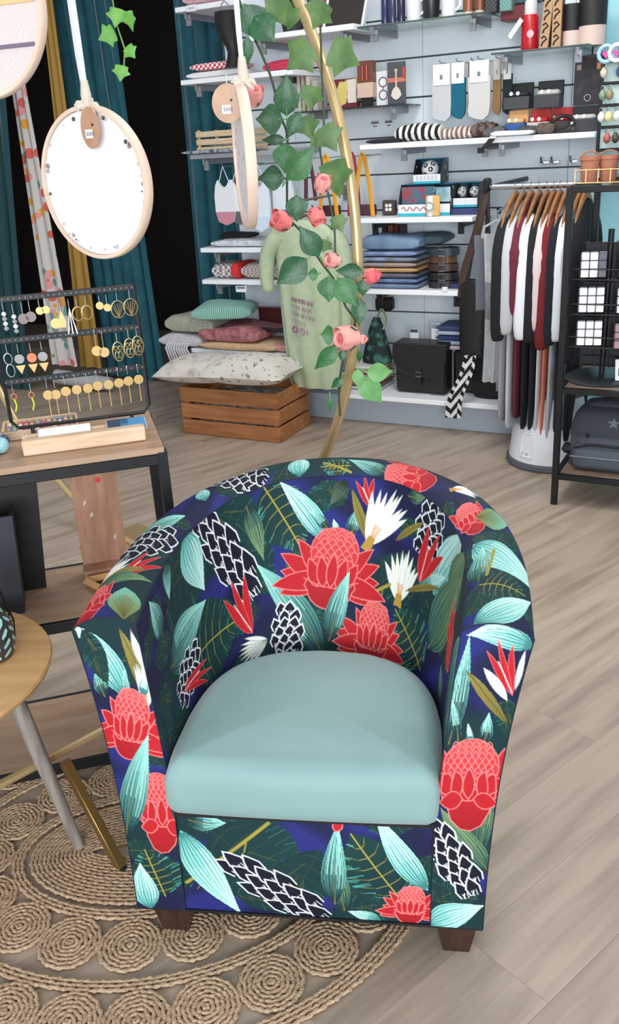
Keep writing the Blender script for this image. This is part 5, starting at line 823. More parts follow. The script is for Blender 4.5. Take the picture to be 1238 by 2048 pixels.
for (x, z, l, kk) in EAR:
    row = 'top' if z > 1.15 else 'middle' if z > 1.05 else 'bottom'; cnt[row] = cnt.get(row, 0) + 1
    t = ctg('earring', '%s, %s from the left on the %s bar' % (ENM[kk], ORD[cnt[row] - 1], row), 'earring', x, 0.166, z, group='earrings on the metal stand')
    obj('ear_wire', MB().tube([(0, 0.002, 0.008), (0, -0.004, 0.004), (0, -0.004, -0.012)], 0.0009, 5), SIL, t)
    r = 0.011; b_ = -0.012
    if kk == 'b':
        for q in range(4): obj('bead', MB().lathe([(0.001, -0.006), (0.0055, -0.002), (0.0055, 0.002), (0.001, 0.006)], (0, -0.004, b_ - 0.008 - q * 0.011), 10), plain((222, 222, 224) if q % 2 == 0 else (150, 150, 154), 0.4), t)
    elif kk in 'do': rr_ = 0.012 if kk == 'd' else 0.009; obj('disc', disc(0, b_ - (l - 0.035) - rr_ * 0.5, rr_), BRS if x > -0.25 else plain((112, 100, 98), 0.4, 0.5), t); obj('link', MB().tube([(0, -0.004, b_), (0, -0.004, b_ - (l - 0.035))], 0.0008, 5), BRS, t)
    elif kk == 't': obj('drop', MB().prism([(0, b_), (0.009, b_ - 0.03), (0.006, b_ - 0.042), (-0.006, b_ - 0.042), (-0.009, b_ - 0.03)], -0.005, -0.003), BRS, t)
    elif kk == 's':
        for q in (-1, 0, 1): obj('spike', MB().tube([(0, -0.004, b_), (q * 0.01, -0.004, b_ - l + 0.03)], [0.0008, 0.0022], 6), SIL, t)
    elif kk == 'h': obj('hoop', loopr(0, b_ - 0.016, 0.012, 0.016, 0.0018), BRS, t)
    elif kk == 'f':
        obj('fan', loopr(0, b_ - 0.02, 0.016, 0.02), BRS, t)
        for q in range(5): obj('rib', MB().tube([(0, -0.004, b_ - 0.04), ((q - 2) * 0.007, -0.004, b_ - 0.006)], 0.0009, 5), BRS, t)
    elif kk == 'r': obj('loop', loopr(0, b_ - 0.014, 0.009, 0.013), SIL, t); obj('loop', loopr(0.001, b_ - 0.042, 0.009, 0.015), SIL, t)
    elif kk in 'vw': obj('disc', disc(0, b_ - 0.014, r), plain((206, 120, 74) if kk == 'w' else (150, 148, 148), 0.4), t); obj('triangle', MB().prism([(-0.011, b_ - 0.029), (0.011, b_ - 0.029), (0, b_ - 0.05)], -0.005, -0.003), BRS, t)
    elif kk == 'm':
        obj('oval', loopr(0, b_ - 0.024, 0.013, 0.023, 0.0014), BRS, t)
        for q in (-1, 1): obj('curl', loopr(q * 0.005, b_ - 0.016, 0.004, 0.005, 0.001), BRS, t); obj('curl', loopr(q * 0.004, b_ - 0.032, 0.004, 0.008, 0.001), BRS, t)
    elif kk in 'gy': obj('drop', loopr(0, b_ - 0.008, 0.006, 0.007, 0.0014), plain((196, 120, 70), 0.4), t); obj('thread', MB().tube([(0, -0.004, b_ - 0.014), (0.003, -0.004, b_ - 0.03), (-0.002, -0.004, b_ - 0.045)], 0.002, 6), plain((206, 200, 40), 0.5), t)
    else: obj('disc', disc(0, b_ - 0.016, 0.0115), BRS, t); obj('long_bar', MB().tube([(0, -0.004, b_ - 0.027), (0, -0.004, b_ - 0.07)], [0.0012, 0.0018], 6), BRS, t)
ty = ctg('card_tray', 'pale wooden tray with a slot of cards on the console', 'tray', -0.182, 0.093, 0.8605)
obj('body', MB().rbox((0, -0.012, 0.018), (0.285, 0.03, 0.036), 0.003), CREAMW, ty); obj('body_back', MB().rbox((0, 0.028, 0.018), (0.285, 0.018, 0.036), 0.003), CREAMW, ty); obj('slot_floor', MB().box((0, 0.01, 0.012), (0.28, 0.022, 0.022)), CREAMW, ty)

for k, (x, wd, c, lb) in enumerate(((-0.225, 0.12, (232, 232, 234), 'white card lying in the slot of the wooden tray'), (-0.10, 0.05, (44, 60, 84), 'dark photo card in the tray slot'), (-0.065, 0.06, (66, 130, 176), 'blue seascape card at the right of the tray slot'))):
    t = ctg('card', lb, 'card', x, 0.10, 0.898, group=None); g = MB().rbox((0, 0, 0), (wd, 0.045, 0.003), 0.0008); g.move(Matrix.Rotation(0.35, 4, 'X')); obj('sheet', g, plain(c, 0.5), t); obj('border', MB().rbox((0, 0.001, -0.002), (wd + 0.003, 0.046, 0.001), 0.0003).move(Matrix.Rotation(0.35, 4, 'X')), CARD, t)
bt = ctg('bead_tray', 'shallow wooden tray of coloured beads behind the card tray', 'tray', -0.285, 0.27, 0.8605)
obj('floor', MB().rbox((0, 0, 0.004), (0.18, 0.11, 0.008), 0.002), CREAMW, bt)
for a, b2 in (((0, -0.055), (0.18, 0.006)), ((0, 0.055), (0.18, 0.006)), ((-0.09, 0), (0.006, 0.11)), ((0.09, 0), (0.006, 0.11))): obj('edge', MB().rbox((a[0], a[1], 0.011), (b2[0], b2[1], 0.022), 0.002), CREAMW, bt)
bcol = [(206, 80, 90), (230, 230, 232), (90, 150, 180), (110, 160, 120), (226, 200, 140), (150, 120, 170), (210, 150, 140)]
rr = random.Random(4); bm_ = MB().lathe([(0.001, -0.005), (0.0045, -0.003), (0.006, 0), (0.0045, 0.003), (0.001, 0.005)], seg=10)
bmes = [bm_.mesh('bead', plain(c, 0.25)) for c in bcol]
for i in range(12):
    for j in range(7):
        q = (i * 5 + j * 3 + (i * j) % 4) % 7; b_ = obj('bead', bmes[q], None, None, cw(-0.285 - 0.077 + i * 0.014, 0.27 - 0.042 + j * 0.014, 0.8605 + 0.0145)); cn = ('red', 'white', 'blue', 'green', 'cream', 'violet', 'pink')[q]
        tag(b_, 'round %s bead, %s along the %s row from the front of the bead tray' % (cn, ORD[i], ORD[j]), 'bead', 'beads in the tray')
for k, (x, d, r, c) in enumerate(((-0.375, 0.12, 0.02, (150, 196, 206)), (-0.40, 0.09, 0.018, (96, 130, 176)), (-0.41, 0.16, 0.021, (176, 190, 204)), (-0.372, 0.16, 0.017, (60, 80, 120)))):
    t = ctg('glass_ball', ('pale aqua glass ball at the console edge', 'blue glass ball nearest the console front edge', 'clear frosted glass ball behind the aqua one', 'navy glass ball behind the card tray end')[k], 'ball', x, d, 0.8605 + r); obj('ball', MB().lathe([(r * math.sin(a), -r * math.cos(a)) for a in [PI * i / 12 + 1e-3 for i in range(13)]], seg=18), plain(c, 0.08), t); obj('cap', MB().lathe([(0.005, r * 0.95), (0.005, r + 0.006)], seg=10), SIL, t)
# things on the middle console shelf
wbd = ctg('wooden_board', 'worn brown wooden stand board with a red dot', 'board', -0.178, 0.255, 0.4505)
P = [(-0.06, 0), (0.06, 0), (0.06, 0.262), (0.045, 0.28), (-0.045, 0.28), (-0.06, 0.262)]
WB = mat('worn_board', (150, 106, 80), 0.55, c2=(176, 134, 108), scale=5, stretch=(10, 10, 1.2), detail=7, lo=0.4, hi=0.75)
g = MB().prism(P, 0, 0.012); g.move(Matrix.Rotation(-0.10, 4, 'X')); obj('board', g, WB, wbd); obj('ledge', MB().rbox((0, -0.022, 0.014), (0.125, 0.05, 0.028), 0.003), WB, wbd)
g = MB().lathe([(0.0075, -0.001), (0.0075, 0.001)], (0.012, -0.0012, 0.256), 16, axis='y'); g.move(Matrix.Rotation(-0.10, 4, 'X')); obj('red_dot', g, plain((206, 30, 30), 0.5), wbd)
for (x, z) in ((-0.035, 0.19), (0.03, 0.085), (-0.022, 0.155)): g = MB().prism([(x, z), (x + 0.007, z + 0.006), (x + 0.009, z + 0.016), (x + 0.001, z + 0.012)], -0.0012, 0); g.move(Matrix.Rotation(-0.10, 4, 'X')); obj('paint_chip', g, plain((196, 186, 176)), wbd)
pa = ctg('black_panel', 'tall black display panel with a clipped corner', 'panel', -0.465, 0.215, 0.4505); obj('panel', MB().prism([(-0.15, 0), (0.125, 0), (0.15, 0.31), (0.125, 0.335), (0.09, 0.34), (0.06, 0.375), (-0.15, 0.38)], 0, 0.012), BLACK, pa); obj('easel_back', MB().rbox((-0.02, 0.04, 0.1), (0.06, 0.07, 0.2), 0.003), BLACK, pa)
pb = ctg('magazine_holder', 'dark slate box with a cut-out handle in front of the black panel', 'box', -0.468, 0.10, 0.4505); SLT = plain((38, 42, 52), 0.5)
obj('front', MB().prism([(-0.1, 0), (0.075, 0), (0.09, 0.262), (-0.1, 0.262)], -0.012, 0.0), SLT, pb); obj('side', MB().prism([(0.068, 0), (0.075, 0), (0.09, 0.262), (0.083, 0.262)], 0.0, 0.07), SLT, pb); obj('handle_cut', MB().rbox((-0.0, -0.0125, 0.205), (0.07, 0.003, 0.04), 0.001), plain((10, 12, 30), 0.3), pb); obj('handle_lip', MB().box((-0.0, -0.014, 0.183), (0.075, 0.004, 0.003)), plain((70, 76, 90)), pb)
tri = ctg('wooden_triangle', 'small oak triangle frame lying on the console shelf beside the armchair', 'frame', -0.185, 0.125, 0.4505)
for a, b2 in (((-0.05, 0.06), (0.06, 0.075)), ((0.06, 0.075), (0.02, -0.06)), ((0.02, -0.06), (-0.05, 0.06))): obj('side', MB().tube([(a[0], a[1], 0.012), (b2[0], b2[1], 0.012)], 0.012, 4), mat('oak_triangle', (196, 150, 96), 0.5), tri)
# ================================================================== SIDE TABLE, JAR, LANTERN, GOLD STAND
tb = thing('side_table', 'round oak side table with grey-washed tapered legs', 'table', (-0.86, 1.62, 0))
OAK = mat('oak_top', (206, 164, 116), 0.4, c2=(190, 146, 98), scale=2.5, stretch=(2, 14, 14), detail=6)
obj('top', MB().lathe([(0.27, 0.494), (0.288, 0.500), (0.291, 0.508), (0.288, 0.514), (0.275, 0.515)], seg=72), OAK, tb)
LEG = mat('grey_washed_oak', (150, 142, 134), 0.6, c2=(120, 112, 106), scale=5, stretch=(14, 14, 1.5), detail=6)
for k, a in enumerate((0.06, 2.15, 4.24)): obj('leg', MB().tube([(0.19 * math.cos(a), 0.19 * math.sin(a), 0.496), (0.275 * math.cos(a), 0.275 * math.sin(a), 0.01)], [0.021, 0.0125], 18), LEG, tb); obj('apron', MB().rbox((0, 0, 0.482), (0.3, 0.04, 0.024), 0.003).move(Matrix.Rotation(a, 4, 'Z')), LEG, tb)
jr = thing('ceramic_jar', 'dark ceramic jar covered in pale mint leaf shapes', 'jar', (-0.70, 1.672, 0.5155))
def jr_r(z): return 0.045 * (0.86 + 0.30 * math.sin(PI * min(1, (z + 0.012) / 0.115)) - max(0, z - 0.085) * 3.2)
obj('body', MB().lathe([(0.03, 0.0)] + [(jr_r(z), z) for z in np.linspace(0.003, 0.125, 14)] + [(0.03, 0.128), (0.026, 0.12)], seg=32), plain((56, 56, 60), 0.3), jr)
MINT = plain((160, 208, 198), 0.35)
lf = MB()
for row in range(5):
    for k in range(12):
        a0 = 2 * PI * (k + 0.5 * (row % 1)) / 12; z0 = 0.008 + row * 0.023; sgn = 1 if k % 2 else -1; vs = []
        for (s, q) in ((0, 0), (0.25, 0.35), (0.6, 0.42), (1.0, 0.05), (0.75, -0.28), (0.35, -0.32)):
            z = z0 + (0.021 * s + 0.004 * q); a = a0 + sgn * (0.30 * s + 0.40 * q - 0.16); vs.append(((jr_r(z) + 0.0007) * math.cos(a), (jr_r(z) + 0.0007) * math.sin(a), z))
        lf.add(vs, [tuple(range(6))])
lo = obj('leaf_print', lf, MINT, jr); lo['kind'] = 'stuff'
lan = thing('wire_lantern', 'black geometric wire lantern behind the leaf jar', 'lantern', (-0.715, 1.735, 0.5155))
for k in range(6):
    a = k * PI / 3; a2 = a + PI / 3; p = lambda r, z, q: (r * math.cos(q), r * math.sin(q), z)
    obj('strut', MB().tube([p(0.045, 0.003, a), p(0.05, 0.05, a), p(0.034, 0.13, a)], 0.0018, 5), BLACKM, lan)
    for r, z in ((0.045, 0.003), (0.05, 0.05), (0.034, 0.13)): obj('strut', MB().tube([p(r, z, a), p(r, z, a2)], 0.0018, 5), BLACKM, lan)
pc = tag(obj('paper_slip', MB().rbox((0, 0, 0.001), (0.05, 0.05, 0.002), 0.0006), plain((206, 210, 214)), None, (-0.672, 1.51, 0.5155), (0, 0, 0.5)), 'pale paper slip near the edge of the oak side table', 'paper')
gs = thing('brass_frame', 'brass square-tube base standing between side table and armchair', 'frame')
BRF = mat('brushed_brass', (150, 122, 72), 0.4, 0.8)
obj('crossbar', MB().tube([(-1.0, 1.355, 0.22), (-0.52, 1.801, 0.22)], 0.010, 8), GOLD, gs)
def sqbar(a, b2, w_, m, nm):
    a, b2 = Vector(a), Vector(b2); d = b2 - a; M = Matrix.Translation((a + b2) / 2) @ d.to_track_quat('Z', 'X').to_matrix().to_4x4(); return obj(nm, MB().rbox((0, 0, 0), (w_, w_ * 0.8, d.length), 0.002).move(M), m, gs)
sqbar((-0.6, 1.69, 0.215), (-0.475, 1.563, 0.008), 0.026, BRF, 'leg'); sqbar((-0.95, 1.40, 0.215), (-1.05, 1.50, 0.008), 0.026, BRF, 'leg')
sqbar((-0.4735, 1.5615, 0.0095), (-0.469, 1.557, 0.003), 0.020, BLACK, 'open_end')
# ================================================================== JUTE RUG
JUTE = mat('jute_rope', (216, 188, 156), 0.9, c2=(170, 142, 114), scale=120, bump=0.6, bscale=300, lo=0.3, hi=0.7, rnd=0.07)
rug = thing('jute_rug', 'oval braided jute rug of coiled medallions under the armchair', 'rug', (-0.42, 1.62, 0))
RAX, RAY = 0.66, 0.55
def oval(ins, n):
    a = np.linspace(0, 2 * PI, 721); x, y = (RAX - ins) * np.cos(a), (RAY - ins) * np.sin(a); s_ = np.r_[0, np.cumsum(np.hypot(np.diff(x), np.diff(y)))]; t = np.arange(n) / n * s_[-1]
    return np.c_[np.interp(t, s_, x), np.interp(t, s_, y)], s_[-1]
def rope(mb, P_, r=0.0053, seg=6):
    n = len(P_); rows = []
    for i in range(n):
        p = P_[i]; d = P_[(i + 1) % n] - P_[i - 1]; d = d / np.hypot(*d); nx, ny = d[1], -d[0]; k = r * (1.0 + 0.2 * (1 if i % 2 else -1)); wob = 0.001 * (1 if (i // 2) % 2 else -1)
        rows.append([(p[0] + nx * (wob + k * 0.95 * math.cos(q)), p[1] + ny * (wob + k * 0.95 * math.cos(q)), 0.0055 + k * 0.75 * math.sin(q)) for q in [2 * PI * j / seg for j in range(seg)]])
    mb.rings(rows, loop=True)
def medal(R_):
    m = MB(); r = 0.005
    while r < R_: n = max(8, int(2 * PI * r / 0.0068) // 2 * 2); rope(m, np.array([(r * math.cos(2 * PI * i / n), r * math.sin(2 * PI * i / n)) for i in range(n)])); r += 0.0094
    return m.mesh('medallion', JUTE, ang=80)
def band(ins, k, name='braided_band'):
    m = MB()
    for i in range(k): l = oval(ins + i * 0.0096, 8)[1]; rope(m, oval(ins + i * 0.0096, int(l / 0.0075) // 2 * 2)[0])
    return obj(name, m, JUTE, rug, ang=80)
band(0.006, 4, 'rim_band'); band(0.176, 3); band(0.35, 3); band(0.39, 15, 'centre_coil')
m1 = medal(0.066)
for ins, ph in ((0.107, 0.3), (0.281, 0.0)):
    l = oval(ins, 8)[1]; n = int(round(l / 0.131)); Q = oval(ins, n * 10)[0]
    for k in range(n): x, y = Q[(k * 10 + int(ph * 10)) % (n * 10)]; obj('medallion', m1, None, rug, (float(x), float(y), 0), (0, 0, k))
# ================================================================== ARMCHAIR
#CHAIRGEO
def _half(P, n):
    P = [(-x, y) for x, y in P] + [(x, y) for x, y in P[::-1][1:]]     # left front -> back -> right front
    c = crom(P, 400); s = np.r_[0, np.cumsum(np.hypot(*np.diff(c, axis=0).T))]; t = np.linspace(0, s[-1], n)
    return np.c_[np.interp(t, s, c[:, 0]), np.interp(t, s, c[:, 1])], s[-1]
OUT_T = [(.397, 0), (.404, .15), (.402, .30), (.380, .45), (.330, .59), (.250, .70), (.140, .785), (0, .815)]
OUT_B = [(.345, 0), (.350, .15), (.345, .30), (.322, .43), (.275, .545), (.205, .63), (.105, .68), (0, .695)]
IN_T = [(.279, 0), (.292, .15), (.290, .29), (.268, .42), (.224, .53), (.160, .61), (.085, .655), (0, .668)]
IN_B = [(.245, 0), (.250, .10), (.247, .20), (.228, .29), (.185, .36), (.115, .405), (.05, .42), (0, .423)]
Z_ARM, Z_BACK, Z_BOT, Z_SEAT = .742, .772, .085, .33
def rim_z(y): return Z_ARM + (Z_BACK - Z_ARM) * np.clip(y / .75, 0, 1) ** 1.3
def g_inner(ns, nt):          # s: left front -> right front, t: seat -> rim
    T, _ = _half(IN_T, ns); B, _ = _half(IN_B, ns); zt = rim_z(T[:, 1]); t = np.linspace(0, 1, nt)[:, None]
    k = t ** 1.15
    x = B[None, :, 0] * (1 - k) + T[None, :, 0] * k; y = B[None, :, 1] * (1 - k) + T[None, :, 1] * k
    z = Z_SEAT + (zt[None, :] - Z_SEAT) * t
    # padded roll where the inner back meets the rim
    return np.stack([x, y, z], -1)
def g_rim(ns, nt):            # t: inner edge -> outer edge
    T, _ = _half(IN_T, ns); O, _ = _half(OUT_T, ns); zi = rim_z(T[:, 1]); t = np.linspace(0, 1, nt)[:, None]
    x = T[None, :, 0] * (1 - t) + O[None, :, 0] * t; y = T[None, :, 1] * (1 - t) + O[None, :, 1] * t
    z = zi[None, :] + .022 * np.sin(np.pi * np.clip(t, 0, 1)) ** .8 - .012 * t
    return np.stack([x, y, z], -1)
def g_outer(ns, nt):          # t: bottom -> rim
    O, _ = _half(OUT_T, ns); B, _ = _half(OUT_B, ns); zt = rim_z(_half(IN_T, ns)[0][:, 1]) - .012; t = np.linspace(0, 1, nt)[:, None]; k = t ** 2.4
    x = B[None, :, 0] * (1 - k) + O[None, :, 0] * k; y = B[None, :, 1] * (1 - k) + O[None, :, 1] * k
    return np.stack([x, y, Z_BOT + (zt[None, :] - Z_BOT) * t], -1)
def arm_x(z, side):           # inner and outer edge of the arm front at height z
    t = np.clip((z - Z_BOT) / (Z_ARM - Z_BOT), 0, 1); out = .345 + (.397 - .345) * t ** 2.4
    ti = np.clip((z - Z_SEAT) / (Z_ARM - Z_SEAT), 0, 1); inn = np.where(z > Z_SEAT, .245 + (.279 - .245) * ti ** 1.15, .245)
    return inn, out
def g_arm(side, ns, nt):      # s: inner -> outer, t: bottom -> top
    s = np.linspace(0, 1, ns)[None, :]; t = np.linspace(0, 1, nt)[:, None]
    top = Z_ARM + .022 * np.sin(np.pi * s) ** .8 - .012 * s
    z = Z_BOT + (top - Z_BOT) * t; zi = Z_BOT + (Z_ARM - Z_BOT) * t
    i, o = arm_x(zi, side); x = i + (o - i) * s
    y = -.010 * np.sin(np.pi * s) * np.sin(np.pi * np.clip(t, 0, 1)) + 0 * x
    return np.stack([side * x, y, z + 0 * x], -1)
def g_front(ns, nt):          # s: left -> right, t: bottom -> seat
    s = np.linspace(-1, 1, ns)[None, :]; t = np.linspace(0, 1, nt)[:, None]
    return np.stack([s * .245 + 0 * t, .004 - .010 * np.sin(np.pi * t) * (1 - s ** 2) ** .5 + 0 * s, Z_BOT + (.345 - Z_BOT) * t + 0 * s], -1)
CHO, CHA = (-0.049, 1.317, 0.0), math.radians(-8.9)
def shear(G):
    G = G.copy(); G[..., 0] += .030 * (G[..., 2] - .36); return G
#ENDGEO
MOTIFS = {
    'inner': [('dark', 0.395, 0.452, 0.538, 0.36, 0.115, 0), ('dark', 0.258, 0.188, 0.455, 0.193, 0.198, 1), ('dark', 0.538, 0.452, 0.621, 0.299, 0.127, 2), ('dark', 0.911, 0.238, 0.8, 0.289, 0.124, 0), ('dark', 0.166, 0.391, 0.377, 0.37, 0.236, 0), ('dark', 0.566, 0.223, 0.667, 0.132, 0.111, 0), ('dark', 0.961, 0.107, 0.855, 0.198, 0.238, 2), ('dark', 0.455, 0.325, 0.566, 0.223, 0.09, 0), ('dark', 0.708, 0.391, 0.658, 0.441, 0.06, 0), ('leaf', 0.671, 0.32, 0.584, 0.452, 0.039, 2), ('leaf', 0.294, 0.452, 0.331, 0.309, 0.073, 2), ('leaf', 0.193, 0.452, 0.198, 0.38, 0.084, 1), ('leaf', 0.152, 0.254, 0.34, 0.264, 0.107, 1), ('leaf', 0.124, 0.34, 0.097, 0.436, 0.079, 1), ('leaf', 0.667, 0.086, 0.524, 0.289, 0.058, 1), ('leaf', 0.497, 0.416, 0.533, 0.304, 0.034, 0), ('leaf', 0.855, 0.436, 0.906, 0.452, 0.029, 0), ('leaf', 0.727, 0.33, 0.736, 0.386, 0.024, 1), ('leaf', 0.694, 0.335, 0.69, 0.36, 0.017, 2), ('leaf', 0.676, 0.34, 0.644, 0.38, 0.017, 1), ('leaf', 0.708, 0.441, 0.685, 0.391, 0.026, 3), ('leaf', 0.984, 0.289, 1.113, 0.452, 0.121, 2), ('leaf', 1.062, 0.309, 1.163, 0.452, 0.128, 0), ('leaf', 1.219, 0.142, 1.37, 0.421, 0.322, 1), ('leaf', 1.108, 0.117, 1.072, 0.172, 0.126, 0), ('leaf', 0.993, 0.178, 1.127, 0.401, 0.094, 0), ('leaf', 0.924, 0.274, 1.021, 0.34, 0.026, 2), ('cone', 0.501, 0.238, 0.359, 0.452, 0.093, 0), ('cone', 0.579, 0.076, 0.584, 0.178, 0.134, 1), ('cone', 0.92, 0.335, 0.952, 0.452, 0.136, 1), ('cone', 0.166, 0.162, 0.281, 0.198, 0.188, 1), ('bract', 0.487, 0.157, 0.446, 0.279, 0.098, 0), ('spike', 0.529, 0.127, 0.446, 0.107, 0.097, 0), ('olive', 0.777, 0.309, 0.722, 0.426, 0.024, 0), ('bract', 0.763, 0.396, 0.75, 0.452, 0.072, 0), ('bird', 0.768, 0.315, 0.828, 0.436, 0.107, 0), ('olive', 0.832, 0.335, 0.911, 0.401, 0.017, 0), ('bract', 0.92, 0.284, 0.975, 0.391, 0.129, 0), ('bird', 0.86, 0.218, 0.865, 0.33, 0.118, 0), ('olive', 0.878, 0.244, 1.007, 0.304, 0.017, 0), ('stem', 0.759, 0.198, 0.832, 0.244, 0.013, 0), ('torch', 0.681, 0.178, 0.699, 0.34, 0.237, 0), ('torch', 0.796, 0.066, 0.805, 0.198, 0.173, 1), ('leaf', 0.69, 0.117, 0.722, 0.249, 0.042, 1), ('narrow', 1.14, 0.198, 1.113, 0.345, 0.269, 0), ('bract', 0.202, 0.162, 0.336, 0.132, 0.065, 0)],
    'rim': [('dark', 0.572, 0.049, 0.776, 0.069, 0.135, 0), ('dark', 1.693, 0.03, 1.724, 0.128, 0.156, 1), ('dark', 0.954, 0.034, 0.88, 0.03, 0.137, 2), ('dark', 0.363, 0.054, 0.234, 0.079, 0.169, 0), ('dark', 1.588, 0.054, 1.484, 0.143, 0.09, 0), ('leaf', 0.536, 0.044, 0.554, 0.118, 0.039, 2), ('leaf', 0.308, 0.143, 0.431, 0.034, 0.072, 1), ('leaf', 0.825, 0.01, 0.819, 0.103, 0.089, 2), ('leaf', 1.053, 0.02, 0.948, 0.059, 0.043, 1), ('leaf', 1.133, 0.054, 1.077, 0.074, 0.121, 0), ('cone', 0.72, 0.01, 0.622, 0.113, 0.117, 1), ('cone', 0.246, 0.143, 0.345, 0.03, 0.16, 1), ('bird', 0.142, 0.143, 0.228, 0.089, 0.105, 0), ('bract', 0.135, 0.084, 0.259, 0.015, 0.073, 0), ('olive', 0.135, 0.143, 0.197, 0.03, 0.036, 0), ('leaf', 0.129, 0.143, 0.172, 0.01, 0.036, 0), ('fan', 0.0, 0.025, 0.111, 0.054, 0.077, 0), ('torch', 0.0, 0.113, 0.129, 0.143, 0.093, 2), ('stem', 0.886, 0.049, 0.96, 0.01, 0.012, 0), ('torch', 1.2, 0.054, 1.053, 0.015, 0.137, 3), ('bird', 1.268, 0.064, 1.311, 0.138, 0.132, 0), ('torch', 1.477, 0.044, 1.342, 0.049, 0.086, 3), ('fan', 1.416, 0.054, 1.447, 0.143, 0.161, 0), ('leaf', 1.527, 0.03, 1.693, 0.143, 0.078, 2), ('leaf', 1.828, 0.03, 1.748, 0.143, 0.063, 2), ('leaf', 1.668, 0.025, 1.551, 0.034, 0.044, 1), ('stem', 1.57, 0.069, 1.662, 0.044, 0.01, 0)],
    'armL': [('dark', 0.042, 0.038, 0.073, 0.158, 0.148, 2), ('leaf', 0.05, 0.518, 0.095, 0.667, 0.045, 2), ('olive', 0.004, 0.499, 0.031, 0.648, 0.034, 0), ('bract', 0.0, 0.571, 0.0, 0.657, 0.035, 0), ('petalw', 0.0, 0.571, 0.011, 0.648, 0.019, 0), ('bird', 0.015, 0.489, 0.0, 0.595, 0.037, 0), ('leaf', 0.046, 0.504, 0.038, 0.561, 0.014, 1), ('leaf', 0.015, 0.518, 0.004, 0.556, 0.014, 2), ('leaf', 0.088, 0.518, 0.092, 0.58, 0.024, 1), ('dark', 0.095, 0.657, 0.076, 0.537, 0.043, 0), ('torch', 0.034, 0.158, 0.019, 0.345, 0.096, 1), ('torch', 0.069, 0.379, 0.031, 0.523, 0.14, 0), ('leaf', 0.107, 0.206, 0.031, 0.422, 0.049, 1), ('leaf', 0.08, 0.005, 0.099, 0.115, 0.053, 2), ('dark', 0.0, 0.235, 0.0, 0.307, 0.014, 0)],
    'armR': [('leaf', 0.107, 0.655, 0.015, 0.65, 0.042, 2), ('leaf', 0.008, 0.448, 0.019, 0.645, 0.027, 1), ('bract', 0.099, 0.554, 0.065, 0.636, 0.056, 0), ('petalw', 0.095, 0.535, 0.046, 0.587, 0.02, 0), ('petalw', 0.103, 0.563, 0.103, 0.64, 0.01, 0), ('olive', 0.103, 0.491, 0.019, 0.583, 0.023, 0), ('leaf', 0.069, 0.443, 0.072, 0.501, 0.019, 1), ('leaf', 0.046, 0.438, 0.038, 0.477, 0.01, 2), ('leaf', 0.023, 0.443, 0.004, 0.53, 0.014, 1), ('leaf', 0.091, 0.202, 0.095, 0.366, 0.029, 0), ('dark', 0.004, 0.067, 0.099, 0.101, 0.086, 0), ('leaf', 0.11, 0.154, 0.008, 0.284, 0.046, 0), ('torch', 0.065, 0.255, 0.05, 0.448, 0.12, 0), ('cone', 0.084, 0.096, 0.0, 0.246, 0.083, 1), ('leaf', 0.0, 0.005, 0.099, 0.067, 0.057, 2)],
    'front': [('dark', 0.066, 0.212, 0.247, 0.064, 0.211, 0), ('dark', 0.28, 0.181, 0.194, 0.0, 0.124, 0), ('dark', 0.433, 0.064, 0.338, 0.219, 0.132, 2), ('leaf', 0.029, 0.231, 0.095, 0.223, 0.048, 1), ('stem', 0.008, 0.072, 0.181, 0.234, 0.011, 0), ('leaf', 0.012, 0.193, 0.099, 0.0, 0.06, 2), ('cone', 0.28, 0.0, 0.115, 0.132, 0.094, 0), ('leaf', 0.322, 0.034, 0.293, 0.193, 0.039, 0), ('leaf', 0.305, 0.053, 0.305, 0.234, 0.041, 1), ('petalr', 0.309, 0.223, 0.317, 0.249, 0.021, 0), ('leaf', 0.478, 0.098, 0.379, 0.257, 0.042, 2), ('torch', 0.449, 0.0, 0.454, 0.098, 0.113, 1), ('leaf', 0.392, 0.0, 0.334, 0.026, 0.026, 2), ('leaf', 0.491, 0.257, 0.445, 0.246, 0.024, 1)],
}
